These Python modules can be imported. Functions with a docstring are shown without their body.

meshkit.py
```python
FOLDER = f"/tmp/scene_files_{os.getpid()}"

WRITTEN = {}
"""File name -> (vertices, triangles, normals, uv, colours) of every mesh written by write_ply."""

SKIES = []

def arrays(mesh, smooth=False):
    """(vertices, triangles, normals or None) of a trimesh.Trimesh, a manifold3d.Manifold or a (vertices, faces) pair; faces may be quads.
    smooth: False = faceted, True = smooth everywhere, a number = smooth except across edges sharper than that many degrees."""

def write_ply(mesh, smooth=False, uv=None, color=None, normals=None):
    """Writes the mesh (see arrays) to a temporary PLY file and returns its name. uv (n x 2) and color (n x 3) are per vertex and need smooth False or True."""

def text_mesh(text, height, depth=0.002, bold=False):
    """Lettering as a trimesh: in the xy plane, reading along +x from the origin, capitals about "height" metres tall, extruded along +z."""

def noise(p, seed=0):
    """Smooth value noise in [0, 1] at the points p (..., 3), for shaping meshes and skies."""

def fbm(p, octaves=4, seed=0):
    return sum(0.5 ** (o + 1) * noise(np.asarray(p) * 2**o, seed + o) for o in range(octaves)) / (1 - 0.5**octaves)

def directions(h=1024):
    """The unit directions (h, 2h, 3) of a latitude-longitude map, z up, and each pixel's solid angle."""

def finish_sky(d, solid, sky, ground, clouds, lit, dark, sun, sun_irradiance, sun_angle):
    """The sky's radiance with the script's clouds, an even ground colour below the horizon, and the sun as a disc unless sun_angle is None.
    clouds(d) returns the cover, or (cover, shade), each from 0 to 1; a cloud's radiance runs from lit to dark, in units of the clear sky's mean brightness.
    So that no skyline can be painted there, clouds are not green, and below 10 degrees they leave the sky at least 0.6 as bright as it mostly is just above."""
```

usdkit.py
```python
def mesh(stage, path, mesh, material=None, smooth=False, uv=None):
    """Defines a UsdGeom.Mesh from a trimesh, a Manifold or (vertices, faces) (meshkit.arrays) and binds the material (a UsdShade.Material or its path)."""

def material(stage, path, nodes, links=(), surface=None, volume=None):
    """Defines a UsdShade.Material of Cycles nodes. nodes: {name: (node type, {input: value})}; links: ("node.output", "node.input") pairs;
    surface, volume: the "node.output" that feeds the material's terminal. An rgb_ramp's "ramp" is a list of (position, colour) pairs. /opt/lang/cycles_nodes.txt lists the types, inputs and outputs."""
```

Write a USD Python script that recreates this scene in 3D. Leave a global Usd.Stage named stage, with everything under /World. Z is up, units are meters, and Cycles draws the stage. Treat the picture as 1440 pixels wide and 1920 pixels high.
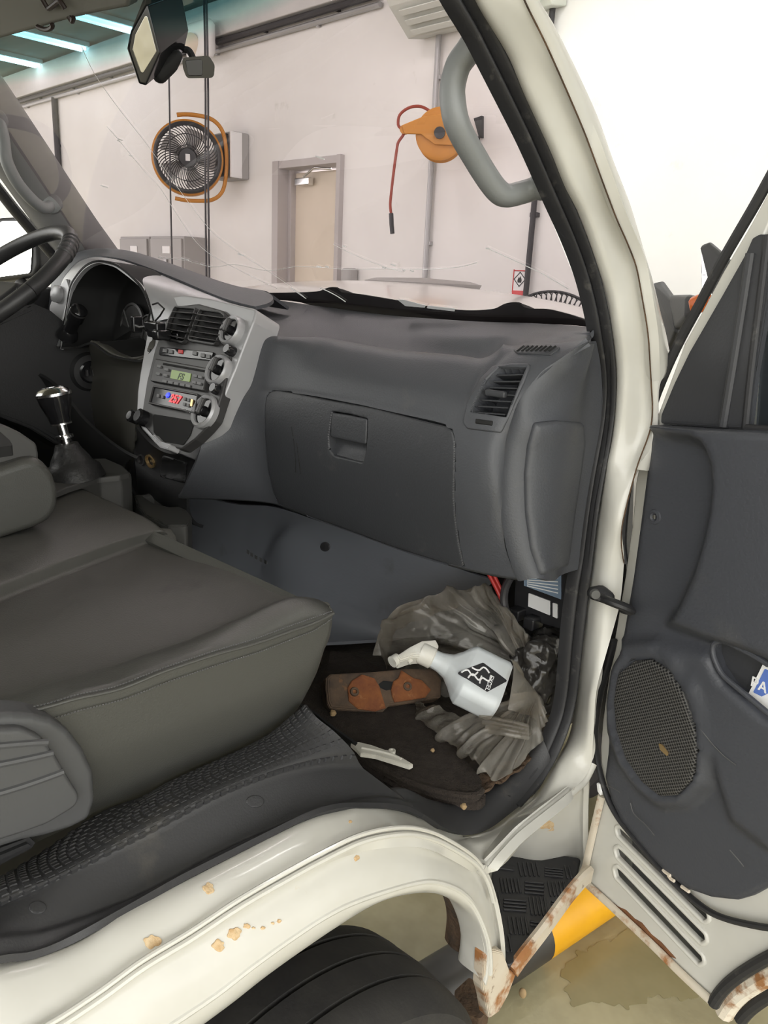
import math, numpy as np, trimesh, usdkit, meshkit, manifold3d as m3
from pxr import Usd, UsdGeom, UsdLux, UsdShade, Gf, Sdf
from scipy.interpolate import Akima1DInterpolator, PchipInterpolator
from scipy.spatial import Delaunay
import shapely, shapely.affinity
from shapely.geometry import Polygon, LineString
rng = np.random.default_rng(7)
stage = Usd.Stage.CreateInMemory()
UsdGeom.SetStageUpAxis(stage, UsdGeom.Tokens.z); UsdGeom.SetStageMetersPerUnit(stage, 1.0)
UsdGeom.Xform.Define(stage, '/World'); UsdGeom.Scope.Define(stage, '/World/Looks')

# ---------------------------------------------------------------- camera (1440 x 1920), recovered from the vanishing points of the wall and the cab
FPX = 1475.0
_D = np.array([-246, 5060, FPX]); _D /= np.linalg.norm(_D)
_L = np.array([-1570, -514, FPX]); _L -= _L.dot(_D) * _D; _L /= np.linalg.norm(_L)
ROT = np.array([-_L, np.cross(_D, _L), -_D])
CAM = np.array([1.28, 0.0, 1.35])
cam = UsdGeom.Camera.Define(stage, '/World/camera')
cam.CreateHorizontalApertureAttr(24.0); cam.CreateVerticalApertureAttr(32.0)
cam.CreateFocalLengthAttr(FPX * 24.0 / 1440); cam.CreateClippingRangeAttr(Gf.Vec2f(0.02, 200))
cam.CreateExposureAttr(0.35)
_m = np.eye(4); _m[0, :3], _m[1, :3], _m[2, :3], _m[3, :3] = ROT[:, 0], -ROT[:, 1], -ROT[:, 2], CAM
cam.AddTransformOp().Set(Gf.Matrix4d(_m.tolist()))

# ---------------------------------------------------------------- light: even daylight through the open sides of the workshop, tubes on its ceiling
dome = UsdLux.DomeLight.Define(stage, '/World/daylight'); dome.CreateIntensityAttr(0.9); dome.CreateColorAttr(Gf.Vec3f(1.0, 0.99, 0.95)); dome.CreateExposureAttr(0.0)

# ---------------------------------------------------------------- helpers
def ray(px, py): return ROT @ np.array([px - 720, py - 960, FPX])
def X(x, pts): return np.array([CAM + ray(*p[:2]) * (((p[2] if len(p) > 2 else x) - CAM[0]) / ray(*p[:2])[0]) for p in pts])
def Y(y, pts): return np.array([CAM + ray(*p[:2]) * (((p[2] if len(p) > 2 else y) - CAM[1]) / ray(*p[:2])[1]) for p in pts])
def Z(z, pts): return np.array([CAM + ray(*p[:2]) * (((p[2] if len(p) > 2 else z) - CAM[2]) / ray(*p[:2])[2]) for p in pts])
def T(pts):   # (px, py, distance along the view axis)
    return np.array([CAM + ray(p[0], p[1]) * (p[2] / FPX) for p in pts])
def K(ox, oy, s, pts): return [(ox + p[0] / s, oy + p[1] / s) + tuple(p[2:]) for p in pts]
def F(fun, pts, lo=.15, hi=3.5):   # where each pixel's ray meets the surface fun(p) = 0
    out = []
    ts = np.linspace(lo, hi, 700)
    for p in pts:
        r = ray(*p[:2]); r = r / np.linalg.norm(r)
        q = CAM + ts[:, None] * r; v = fun(q.T)
        k = np.nonzero(np.sign(v[:-1]) != np.sign(v[1:]))[0]
        if len(k) == 0: t = ts[np.argmin(abs(v))]
        else: k = k[0]; t = ts[k] + (ts[k + 1] - ts[k]) * v[k] / (v[k] - v[k + 1])
        out.append(CAM + t * r)
    return np.array(out)
def xside(z): return .80 - .15 * np.maximum(z - 1.31, 0)
def XS(off, pts): return np.array([F(lambda q, o=(p[2] if len(p) > 2 else off): q[0] - xside(q[2]) - o, [p])[0] for p in pts])
def wsurf(x, z): return .99 + .10 * (1 - (x / .7) ** 2) - .82 * (z - 1.31)
def WS(off, pts): return F(lambda q: q[1] - wsurf(q[0], q[2]) + off, pts)
def spl(p, n, par=None):
    p = np.asarray(p, float)
    if par is None:
        par = np.r_[0, np.cumsum(np.linalg.norm(np.diff(p, axis=0), axis=1))]
    par = par + np.arange(len(par)) * 1e-9
    u = np.linspace(par[0], par[-1], n)
    if len(p) == 2: return np.stack([np.interp(u, par, p[:, k]) for k in range(3)], 1)
    if len(p) == 3: return PchipInterpolator(par, p)(u)
    return Akima1DInterpolator(par, p)(u)
def loft(curves, nu=40, nv=16, idx=False, lin=False):
    curves = [np.asarray(c, float) for c in curves]
    if idx:
        par = np.mean([np.r_[0, np.cumsum(np.linalg.norm(np.diff(c, axis=0), axis=1))] for c in curves], 0)
        rows = np.array([spl(c, nu, par) for c in curves])
    else: rows = np.array([spl(c, nu) for c in curves])
    d = np.r_[0, np.cumsum(np.linalg.norm(np.diff(rows, axis=0), axis=2).mean(1))]
    if lin or len(rows) < 3:
        u = np.unique(np.r_[np.linspace(0, d[-1], nv), d]) if lin else np.linspace(0, d[-1], nv)
        i = np.clip(np.searchsorted(d, u, 'right') - 1, 0, len(d) - 2); t = ((u - d[i]) / (d[i + 1] - d[i]))[:, None, None]
        return rows[i] * (1 - t) + rows[i + 1] * t
    u = np.linspace(0, d[-1], nv)
    return (PchipInterpolator if len(rows) == 3 else Akima1DInterpolator)(d, rows, axis=0)(u)
def gnormals(G, ref=None):
    a = np.gradient(G, axis=0); b = np.gradient(G, axis=1); n = np.cross(a, b)
    n /= np.maximum(np.linalg.norm(n, axis=2, keepdims=True), 1e-12)
    v = (CAM - G) if ref is None else np.broadcast_to(np.asarray(ref, float), G.shape)
    return n * (1 if (n * v).sum() >= 0 else -1)
def gfaces(n, m):
    i = np.arange(n * m).reshape(n, m)
    a, b, c, d = i[:-1, :-1].ravel(), i[:-1, 1:].ravel(), i[1:, 1:].ravel(), i[1:, :-1].ravel()
    return np.vstack([np.c_[a, b, c], np.c_[a, c, d]])
def back(c, d=.35, dz=0., at=0):   # carries a traced edge on past the frame, towards the back of the cab
    return np.vstack([c[at] + [0, -d, dz], c[at] + [0, -d * .5, dz * .5], c])
def sheet(G, t=.006, ref=None):
    n, m, _ = G.shape; N = gnormals(G, ref)
    V = np.vstack([G.reshape(-1, 3), (G - N * t).reshape(-1, 3)]); f = gfaces(n, m)
    a, b = np.gradient(G, axis=0), np.gradient(G, axis=1)
    if (np.cross(b, a) * N).sum() < 0: f = f[:, ::-1]
    i = np.arange(n * m).reshape(n, m); loop = np.r_[i[0, :-1], i[:-1, -1], i[-1, :0:-1], i[:0:-1, 0]]
    nx = np.roll(loop, -1); o = n * m
    w = np.vstack([np.c_[loop, nx, nx + o], np.c_[loop, nx + o, loop + o]])
    M = trimesh.Trimesh(V, np.vstack([f, f[:, ::-1] + o, w]), process=False)
    M.fix_normals(multibody=False) if False else None
    # rim winding: check one triangle against the outline direction
    mid = G.reshape(-1, 3).mean(0)
    tri = V[w]; nn = np.cross(tri[:, 1] - tri[:, 0], tri[:, 2] - tri[:, 0])
    if (nn * (tri.mean(1) - mid)).sum() < 0: M.faces[-len(w):] = M.faces[-len(w):, ::-1]
    return M
def cat(*ms):
    ms = [m for m in (ms[0] if len(ms) == 1 and isinstance(ms[0], (list, tuple)) else ms)]
    return trimesh.util.concatenate([trimesh.Trimesh(*meshkit.arrays(m)[:2], process=False) for m in ms])
def frames(P, up=None):
    t = np.gradient(P, axis=0); t /= np.linalg.norm(t, axis=1, keepdims=True)
    u = np.asarray(up, float) if up is not None else (np.array([0, 0, 1.]) if abs(t[0, 2]) < .9 else np.array([1., 0, 0]))
    A, B = [], []
    for k in t:
        u = u - k * u.dot(k); u = u / np.linalg.norm(u)
        A.append(u); B.append(np.cross(k, u))
        if up is not None: u = np.asarray(up, float)
    return np.array(A), np.array(B)
def sweep(P, prof, up=None, closed=False, scale=None, cap=True):
    """prof (k,2): offsets along (up-ish A, side B) of a closed outline"""
    P = np.asarray(P, float); A, B = frames(P, up); prof = np.asarray(prof, float); k = len(prof); n = len(P)
    if closed: A[0] = A[-1] = A[0]
    s = np.ones(n) if scale is None else np.asarray(scale)
    V = P[:, None] + (A[:, None] * prof[None, :, :1] + B[:, None] * prof[None, :, 1:]) * s[:, None, None]
    f = []
    i = np.arange(n * k).reshape(n, k); j = np.roll(i, -1, 1)
    f.append(np.c_[i[:-1].ravel(), j[:-1].ravel(), j[1:].ravel()]); f.append(np.c_[i[:-1].ravel(), j[1:].ravel(), i[1:].ravel()])
    V = V.reshape(-1, 3)
    if cap:
        c0, c1 = len(V), len(V) + 1; V = np.vstack([V, P[:1], P[-1:]])
        f.append(np.c_[np.full(k, c0), j[0], i[0]]); f.append(np.c_[np.full(k, c1), i[-1], j[-1]])
    M = trimesh.Trimesh(V, np.vstack(f), process=False)
    if M.volume < 0: M.invert()
    return M
def circ(r, n=12, b=None): a = np.arange(n) / n * 2 * math.pi; return np.c_[np.cos(a) * r, np.sin(a) * (b or r)]
def tube(P, r, n=10, num=None, up=None, b=None, scale=None):
    P = np.asarray(P, float)
    if num: P = spl(P, num)
    return sweep(P, circ(r, n, b), up, scale=scale)
def rod(a, b, r, n=12): return tube(np.array([a, b], float), r, n)
def basis(n, up=(0, 0, 1)):
    n = np.asarray(n, float); n = n / np.linalg.norm(n); u = np.cross(up, n)
    if np.linalg.norm(u) < 1e-6: u = np.array([1., 0, 0])
    u /= np.linalg.norm(u); return u, np.cross(n, u), n
def place(m, o, u, v, n):
    m = trimesh.Trimesh(*meshkit.arrays(m)[:2], process=False)
    m.vertices = np.asarray(o) + m.vertices[:, :1] * u + m.vertices[:, 1:2] * v + m.vertices[:, 2:3] * n
    if np.dot(np.cross(u, v), n) < 0: m.invert()
    return m
def lathe(prof, o, axis, n=40, up=(0, 0, 1)):
    """prof: (radius, height along the axis) from bottom to top"""
    m = trimesh.creation.revolve(np.asarray(prof, float), sections=n)
    u, v, w = basis(axis, up); return place(m, o, u, v, w)
def rbox(size, r=.004, seg=12):
    s = np.maximum(np.asarray(size, float) / 2 - r, 1e-5)
    b = m3.Manifold.sphere(r, seg)
    return m3.Manifold.batch_hull([b.translate((x * s[0], y * s[1], z * s[2])) for x in (-1, 1) for y in (-1, 1) for z in (-1, 1)])
def box(o, size, u=(1, 0, 0), v=(0, 1, 0), n=(0, 0, 1), r=.003, seg=8): return place(rbox(size, r, seg), o, *map(np.asarray, (u, v, n)))
def rnd(pts, r):
    g = Polygon(pts)
    if not g.is_valid: g = g.buffer(0)
    if r: g = g.buffer(-r, quad_segs=5).buffer(2 * r, quad_segs=5).buffer(-r, quad_segs=5)
    return g
def _bevel(poly, t0, t1, bev):
    poly = poly.simplify(1e-5); prof = [(0, t0), (0, t1 - bev)] + [(bev * (1 - math.cos(a)), t1 - bev + bev * math.sin(a)) for a in np.linspace(0, math.pi / 2, 5)[1:]]
    V, Fc, o, tops = [], [], 0, []
    for ring in [poly.exterior] + list(poly.interiors):
        p = np.array(ring.coords)[:-1]; a = p - np.roll(p, 1, 0); b = np.roll(p, -1, 0) - p
        na, nb = (np.c_[-e[:, 1], e[:, 0]] / np.maximum(np.linalg.norm(e, axis=1, keepdims=True), 1e-12) for e in (a, b))
        m = na + nb; m /= np.maximum((m * na).sum(1, keepdims=True), .55)
        k = len(p); rings = [np.c_[p + m * d, np.full(k, h)] for d, h in prof]; V += rings; tops.append(rings[-1][:, :2])
        i = np.arange(k); j = np.r_[i[1:], 0]
        for q in range(len(prof) - 1): A, B = o + q * k, o + (q + 1) * k; Fc += [np.c_[A + i, A + j, B + j], np.c_[A + i, B + j, B + i]]
        o += k * len(prof)
    top = Polygon(tops[0], tops[1:])
    if not top.is_valid or top.area <= 0: raise ValueError
    for g, h, fl in ((top, t1, 1), (poly, t0, -1)):
        v, f = trimesh.creation.triangulate_polygon(g, engine='earcut'); f = np.asarray(f); e = v[f]; ar = (e[:, 1, 0] - e[:, 0, 0]) * (e[:, 2, 1] - e[:, 0, 1]) - (e[:, 2, 0] - e[:, 0, 0]) * (e[:, 1, 1] - e[:, 0, 1])
        f = np.where((ar * fl < 0)[:, None], f[:, ::-1], f); V.append(np.c_[v, np.full(len(v), h)]); Fc.append(f + o); o += len(v)
    return trimesh.Trimesh(np.vstack(V), np.vstack(Fc), process=False)
def slab(poly, t0, t1, bev=0.0):
    """poly (shapely, local metres) from height t0 to t1, its upper edge rounded by bev"""
    if poly.geom_type != 'Polygon': poly = max(poly.geoms, key=lambda g: g.area)
    poly = shapely.geometry.polygon.orient(poly)
    if bev <= 0: 
        m = trimesh.creation.extrude_polygon(poly, t1 - t0, engine='earcut'); m.apply_translation([0, 0, t0]); return m
    try: return _bevel(poly, t0, t1, bev)
    except Exception: pass
    ms = [trimesh.creation.extrude_polygon(poly, t1 - t0 - bev, engine='earcut')]; ms[0].apply_translation([0, 0, t0])
    n = 3
    for k in range(n):
        a = (k + 1) / n * math.pi / 2; q = poly.buffer(-bev * (1 - math.cos(a)) if k < n else 0, join_style=2)
        h0 = t1 - bev + bev * math.sin(k / n * math.pi / 2); h1 = t1 - bev + bev * math.sin(a)
        if q.is_empty: break
        if q.geom_type != 'Polygon': q = max(q.geoms, key=lambda g: g.area)
        m = trimesh.creation.extrude_polygon(q, h1 - h0, engine='earcut'); m.apply_translation([0, 0, h0]); ms.append(m)
    return cat(ms)
class Plane:
    """a plane of the scene: o, axes u, v, n (towards the viewer); pixel outlines traced on it become solids standing on it"""
    def __init__(s, o, u, v, n=None):
        s.o = np.asarray(o, float); s.u = np.asarray(u, float) / np.linalg.norm(u); v = np.asarray(v, float); v = v - s.u * v.dot(s.u); s.v = v / np.linalg.norm(v)
        s.n = np.cross(s.u, s.v)
        if s.n.dot(CAM - s.o) < 0: s.u = -s.u; s.n = -s.n
    def at(s, px, py, h=0):
        r = ray(px, py); t = ((s.o + s.n * h - CAM).dot(s.n)) / r.dot(s.n); return CAM + t * r
    def loc(s, pts, h=0):
        q = np.array([s.at(p[0], p[1], h) - s.o for p in pts]); return np.c_[q @ s.u, q @ s.v]
    def w(s, m): return place(m, s.o, s.u, s.v, s.n)
    def pt(s, a, b, h=0): return s.o + s.u * a + s.v * b + s.n * h
    def slab(s, pts, t0, t1, r=0, bev=0, h=None, holes=()):
        g = rnd(s.loc(pts, t1 if h is None else h), r)
        for q in holes: g = g.difference(q)
        return s.w(slab(g, t0, t1, bev))
    def poly(s, pts, r=0, h=0): return rnd(s.loc(pts, h), r)
    def text(s, txt, px, py, height, h=.001, depth=.0006, bold=False, width=None):
        m = meshkit.text_mesh(txt, height, depth, bold); e = m.extents
        if width: m.apply_scale([width / e[0], 1, 1])
        c = m.bounds.mean(0); a, b = s.loc([(px, py)], h)[0]; m.apply_translation([a - c[0], b - c[1], h]); return s.w(m)
class Surf:
    """a grid surface to trace on: pixels meet it, panels lie on it"""
    def __init__(s, G):
        s.G = G; n, m, _ = G.shape; s.N = gnormals(G).reshape(-1, 3); s.V = G.reshape(-1, 3); s.f = gfaces(n, m)
        q = (s.V - CAM) @ ROT; s.P = np.c_[720 + FPX * q[:, 0] / q[:, 2], 960 + FPX * q[:, 1] / q[:, 2]]; s.z = q[:, 2]
    def hit(s, pts):
        pts = np.asarray([p[:2] for p in pts], float); out = np.zeros((len(pts), 3)); nor = np.zeros((len(pts), 3))
        A, B, Cc = s.P[s.f[:, 0]], s.P[s.f[:, 1]], s.P[s.f[:, 2]]
        d = (B[:, 0] - A[:, 0]) * (Cc[:, 1] - A[:, 1]) - (Cc[:, 0] - A[:, 0]) * (B[:, 1] - A[:, 1]); d = np.where(abs(d) < 1e-9, 1e-9, d)
        fz = s.z[s.f].mean(1); tree = None
        for k, p in enumerate(pts):
            b = ((p[0] - A[:, 0]) * (Cc[:, 1] - A[:, 1]) - (Cc[:, 0] - A[:, 0]) * (p[1] - A[:, 1])) / d
            c = ((B[:, 0] - A[:, 0]) * (p[1] - A[:, 1]) - (p[0] - A[:, 0]) * (B[:, 1] - A[:, 1])) / d
            ok = (b >= -1e-6) & (c >= -1e-6) & (b + c <= 1 + 1e-6)
            if ok.any(): i = np.nonzero(ok)[0]; i = i[np.argmin(fz[i])]; bb, cc = b[i], c[i]
            else:
                i = np.argmin(((s.P[s.f].mean(1) - p) ** 2).sum(1)); bb, cc = np.clip(b[i], -2, 3), np.clip(c[i], -2, 3)
            w = np.array([1 - bb - cc, bb, cc]); q = s.f[i]
            zi = 1 / (w @ (1 / s.z[q])); out[k] = CAM + ray(*p) * zi / FPX
            nn = np.clip(w, 0, 1) @ s.N[q]; nor[k] = nn / np.linalg.norm(nn)
        return out, nor
    def panel(s, pts, h, r=0, bev=.002, step=12, base=-.002, fun=None, smooth_out=True, holes=()):
        """a raised (or, with fun, shaped) panel lying on the surface, its outline traced in pixels; fun(px, py) adds height"""
        g = rnd(pts, r)
        for hpts in holes: g = g.difference(hpts if hasattr(hpts, 'area') else Polygon(hpts))
        rings = []; P = []; H = []; D = float(np.linalg.norm(s.hit([(g.centroid.x, g.centroid.y)])[0][0] - CAM)); bp = max(bev * FPX / D, .3)
        def samp(line, st):
            n = max(8, int(line.length / st)); return [line.interpolate(k / n, normalized=True).coords[0] for k in range(n)]
        lines = lambda q: [l for pg in (getattr(q, 'geoms', [q])) for l in ([pg.exterior] + list(pg.interiors))] if not q.is_empty else []
        bl = [samp(l, step / 2) for l in lines(g)]; nb = sum(map(len, bl))
        for b in bl: P += b; H += [h - bev] * len(b)
        for fr, hh in ((.3, .71), (1., 1.)):
            for l in lines(g.buffer(-bp * fr)):
                q = samp(l, step / 2); P += q; H += [h - bev + bev * hh] * len(q)
        gi = g.buffer(-bp - step * .45)
        if not gi.is_empty:
            x0, y0, x1, y1 = gi.bounds; gx, gy = np.meshgrid(np.arange(x0, x1 + step, step), np.arange(y0, y1 + step, step))
            ins = shapely.contains_xy(gi, gx.ravel(), gy.ravel()); q = np.c_[gx.ravel(), gy.ravel()][ins]; P += [tuple(k) for k in q]; H += [h] * len(q)
        P = np.array(P); H = np.array(H, float)
        if fun is not None: H = H + np.array([fun(*p) for p in P])
        tri = Delaunay(P).simplices; cen = P[tri].mean(1); ok = shapely.contains_xy(g, cen[:, 0], cen[:, 1]); tri = tri[ok]
        a = P[tri]; ar = (a[:, 1, 0] - a[:, 0, 0]) * (a[:, 2, 1] - a[:, 0, 1]) - (a[:, 2, 0] - a[:, 0, 0]) * (a[:, 1, 1] - a[:, 0, 1])
        tri = np.where((ar > 0)[:, None], tri[:, ::-1], tri)
        pos, nor = s.hit(P); top = pos + nor * H[:, None]; V = [top]; o = len(top); Fs = [tri]
        at = 0
        for b in bl:
            k = len(b); bot = pos[at:at + k] + nor[at:at + k] * base; V.append(bot); i = np.arange(at, at + k); j = np.r_[i[1:], i[0]]; bi = o + np.arange(k); bj = np.r_[bi[1:], bi[0]]
            Fs += [np.c_[i, bi, j], np.c_[j, bi, bj]]; o += k; at += k
        return trimesh.Trimesh(np.vstack(V), np.vstack(Fs), process=False)
    def line(s, pts, r, h=0, num=30, n=8):
        p, nn = s.hit(pts); return tube(p + nn * h, r, n, num)

# ---------------------------------------------------------------- scene graph
_names = {}
def numbered(path):
    k = _names.get(path, -1) + 1; _names[path] = k
    return path if k == 0 else f'{path}_{k:03d}'
_loc = {}
def tag(prim, label=None, cat=None, group=None, kind=None):
    for k, v in (('label', label), ('category', cat), ('group', group), ('kind', kind)):
        if v: prim.SetCustomDataByKey(k, v)
def thing(name, label, cat, loc=(0, 0, 0), group=None, kind=None):
    p = numbered('/World/' + name); x = UsdGeom.Xform.Define(stage, p); x.AddTranslateOp().Set(Gf.Vec3d(*map(float, loc))); _loc[p] = np.asarray(loc, float)
    tag(x.GetPrim(), label, cat, group, kind); return p
def add(parent, name, m, mat, smooth=35, label=None, kind=None):
    """a part (mesh in world coordinates) of a thing, or a sub-part of a part"""
    p = numbered(parent + '/' + name); o = next((v for k, v in _loc.items() if parent == k or parent.startswith(k + '/')), np.zeros(3))
    v, f, n = meshkit.arrays(m); m = trimesh.Trimesh(v - o, f, process=False)
    if smooth: m.merge_vertices()
    g = usdkit.mesh(stage, p, m, M[mat], smooth=smooth); tag(g.GetPrim(), label, kind=kind); return p
def solo(name, m, mat, label, cat, smooth=35, group=None, kind=None):
    p = numbered('/World/' + name); v, f, _ = meshkit.arrays(m); m = trimesh.Trimesh(v, f, process=False)
    if smooth: m.merge_vertices()
    g = usdkit.mesh(stage, p, m, M[mat], smooth=smooth); tag(g.GetPrim(), label, cat, group, kind); return p

# ---------------------------------------------------------------- materials
M = {}
def mk(name, col, rough=.5, metal=0., bump=None, var=None, spots=None, emit=None, coat=0., spec=None, rvar=None, bevel=0):
    """bump (scale, distance, strength); var (scale, other colour, amount); spots [(scale, colour, from, to)] wear with a shape of its own"""
    n = {'p': ('principled_bsdf', {'base_color': col, 'roughness': rough, 'metallic': metal}), 'g': ('geometry', {})}; l = []
    if coat: n['p'][1]['coat_weight'] = coat; n['p'][1]['coat_roughness'] = .08
    if spec is not None: n['p'][1]['specular_ior_level'] = spec
    if emit: n['p'][1]['emission_color'] = emit[0]; n['p'][1]['emission_strength'] = emit[1]
    last = None
    if var:
        n['vn'] = ('noise_texture', {'scale': var[0], 'detail': 5., 'roughness': .6}); n['vr'] = ('rgb_ramp', {'ramp': [(.35, col), (.65, [c + (d - c) * var[2] for c, d in zip(col, var[1])])]})
        l += [('g.position', 'vn.vector'), ('vn.fac', 'vr.fac')]; last = 'vr.color'
    for i, (sc, c, a, b) in enumerate(spots or []):
        n[f's{i}'] = ('noise_texture', {'scale': sc, 'detail': 6., 'roughness': .62}); n[f'r{i}'] = ('rgb_ramp', {'ramp': [(a, (0, 0, 0)), (b, (1, 1, 1))]})
        n[f'o{i}'] = ('mapping', {'location': (3.1 * i + 1.7, 2.3 * i, .9 * i)})
        n[f'm{i}'] = ('mix_color', {'a': col, 'b': c}) if False else ('mix', {'color1': col, 'color2': c})
        l += [('g.position', f'o{i}.vector'), (f'o{i}.vector', f's{i}.vector'), (f's{i}.fac', f'r{i}.fac'), (f'r{i}.color', f'm{i}.fac')]
        if last: l.append((last, f'm{i}.color1'))
        last = f'm{i}.color'
    if last: l.append((last, 'p.base_color'))
    if rvar:
        n['rn'] = ('noise_texture', {'scale': rvar[0], 'detail': 3.}); n['rr'] = ('rgb_ramp', {'ramp': [(.35, (rvar[1],) * 3), (.65, (rvar[2],) * 3)]}); l += [('g.position', 'rn.vector'), ('rn.fac', 'rr.fac'), ('rr.color', 'p.roughness')]
    if bump:
        n['bn'] = ('noise_texture', {'scale': bump[0], 'detail': 3.}); n['b'] = ('bump', {'distance': bump[1], 'strength': bump[2] if len(bump) > 2 else .5})
        l += [('g.position', 'bn.vector'), ('bn.fac', 'b.height'), ('b.normal', 'p.normal')]
    M[name] = usdkit.material(stage, '/World/Looks/' + name, n, l, surface='p.BSDF')
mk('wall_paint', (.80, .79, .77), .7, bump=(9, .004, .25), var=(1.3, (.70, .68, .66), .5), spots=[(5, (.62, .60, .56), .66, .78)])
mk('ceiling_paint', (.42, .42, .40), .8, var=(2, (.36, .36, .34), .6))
mk('beam_paint', (.62, .61, .60), .7, var=(2, (.5, .5, .5), .6))
mk('conduit_metal', (.42, .42, .42), .45, .6)
mk('cable_black', (.035, .033, .036), .5)
mk('fan_yellow', (.50, .21, .03), .5, bump=(60, .001))
mk('fan_black', (.03, .03, .032), .4)
mk('blade_grey', (.55, .55, .54), .4)
mk('box_grey', (.36, .35, .34), .5)
mk('label_white', (.8, .8, .8), .5)
mk('label_red', (.62, .07, .07), .5)
mk('ink_black', (.02, .02, .02), .5)
mk('door_cream', (.72, .64, .53), .55, var=(4, (.66, .58, .47), .5))
mk('frame_grey', (.46, .43, .42), .55)
mk('chrome', (.75, .75, .74), .15, 1.0)
mk('ac_shell', (.55, .57, .52), .5)
mk('hose_red', (.28, .05, .03), .5)
mk('car_white', (.78, .76, .73), .25, coat=.5)
mk('car_glass', (.02, .025, .03), .08)
mk('lamp_tube', (.9, .9, .9), .5, emit=((.9, .97, 1.0), 9.0))
mk('concrete', (.40, .36, .225), .38, bump=(30, .003, .3), var=(3.4, (.25, .22, .13), 1.0), spots=[(3.1, (.24, .20, .09), .58, .66), (23, (.15, .13, .08), .70, .76)], rvar=(5, .2, .55))

wall_y = 3.9
solo('floor', trimesh.creation.box(bounds=[[-14, -8, -.1], [9, wall_y, 0]]), 'concrete', 'stained concrete workshop floor below the truck', 'floor', kind='structure')
wallm = cat(trimesh.creation.box(bounds=[[-14, wall_y, 0], [-3.77, wall_y + .25, 3.35]]), trimesh.creation.box(bounds=[[-3.02, wall_y, 0], [9, wall_y + .25, 3.35]]), trimesh.creation.box(bounds=[[-3.77, wall_y, 2.17], [-3.02, wall_y + .25, 3.35]]))
solo('wall_front', wallm, 'wall_paint', 'white painted workshop wall with scuffs beyond the windscreen', 'wall', kind='structure', smooth=False)
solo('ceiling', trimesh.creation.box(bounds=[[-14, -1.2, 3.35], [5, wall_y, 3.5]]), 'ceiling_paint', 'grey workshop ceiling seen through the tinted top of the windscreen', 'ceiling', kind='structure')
solo('trim_1', box((-8.3, wall_y - .04, 3.2), (11.2, .08, .24), r=.01), 'beam_paint', 'pale metal trunking along the top of the wall', 'trim', kind='structure')
W = Plane((0, wall_y, 0), (1, 0, 0), (0, 0, 1))
# door in the wall
d = thing('door_1', 'cream flush door in a grey steel frame set into the white wall', 'door', (-3.4, wall_y, 0), kind='structure')
add(d, 'leaf', box((-3.37, wall_y + .13, 1.05), (.64, .045, 2.1), r=.003), 'door_cream', label='cream door leaf')
fr = cat(box((-3.735, wall_y + .09, 1.085), (.07, .26, 2.17), r=.004), box((-3.04, wall_y + .09, 1.085), (.04, .26, 2.17), r=.004), box((-3.38, wall_y + .09, 2.142), (.636, .25, .05), r=.003), box((-3.685, wall_y + .11, 1.07), (.035, .1, 2.12), r=.003))
add(d, 'frame', fr, 'frame_grey', label='grey steel door frame')
c = add(d, 'door_closer', box((-3.52, wall_y + .06, 2.03), (.16, .05, .05), r=.006), 'chrome', label='silver overhead door closer')
add(d, 'closer_arm', cat(rod((-3.5, wall_y + .04, 2.06), (-3.36, wall_y + .02, 2.11), .008), rod((-3.36, wall_y + .02, 2.11), (-3.22, wall_y + .06, 2.1), .008)), 'chrome')
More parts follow.
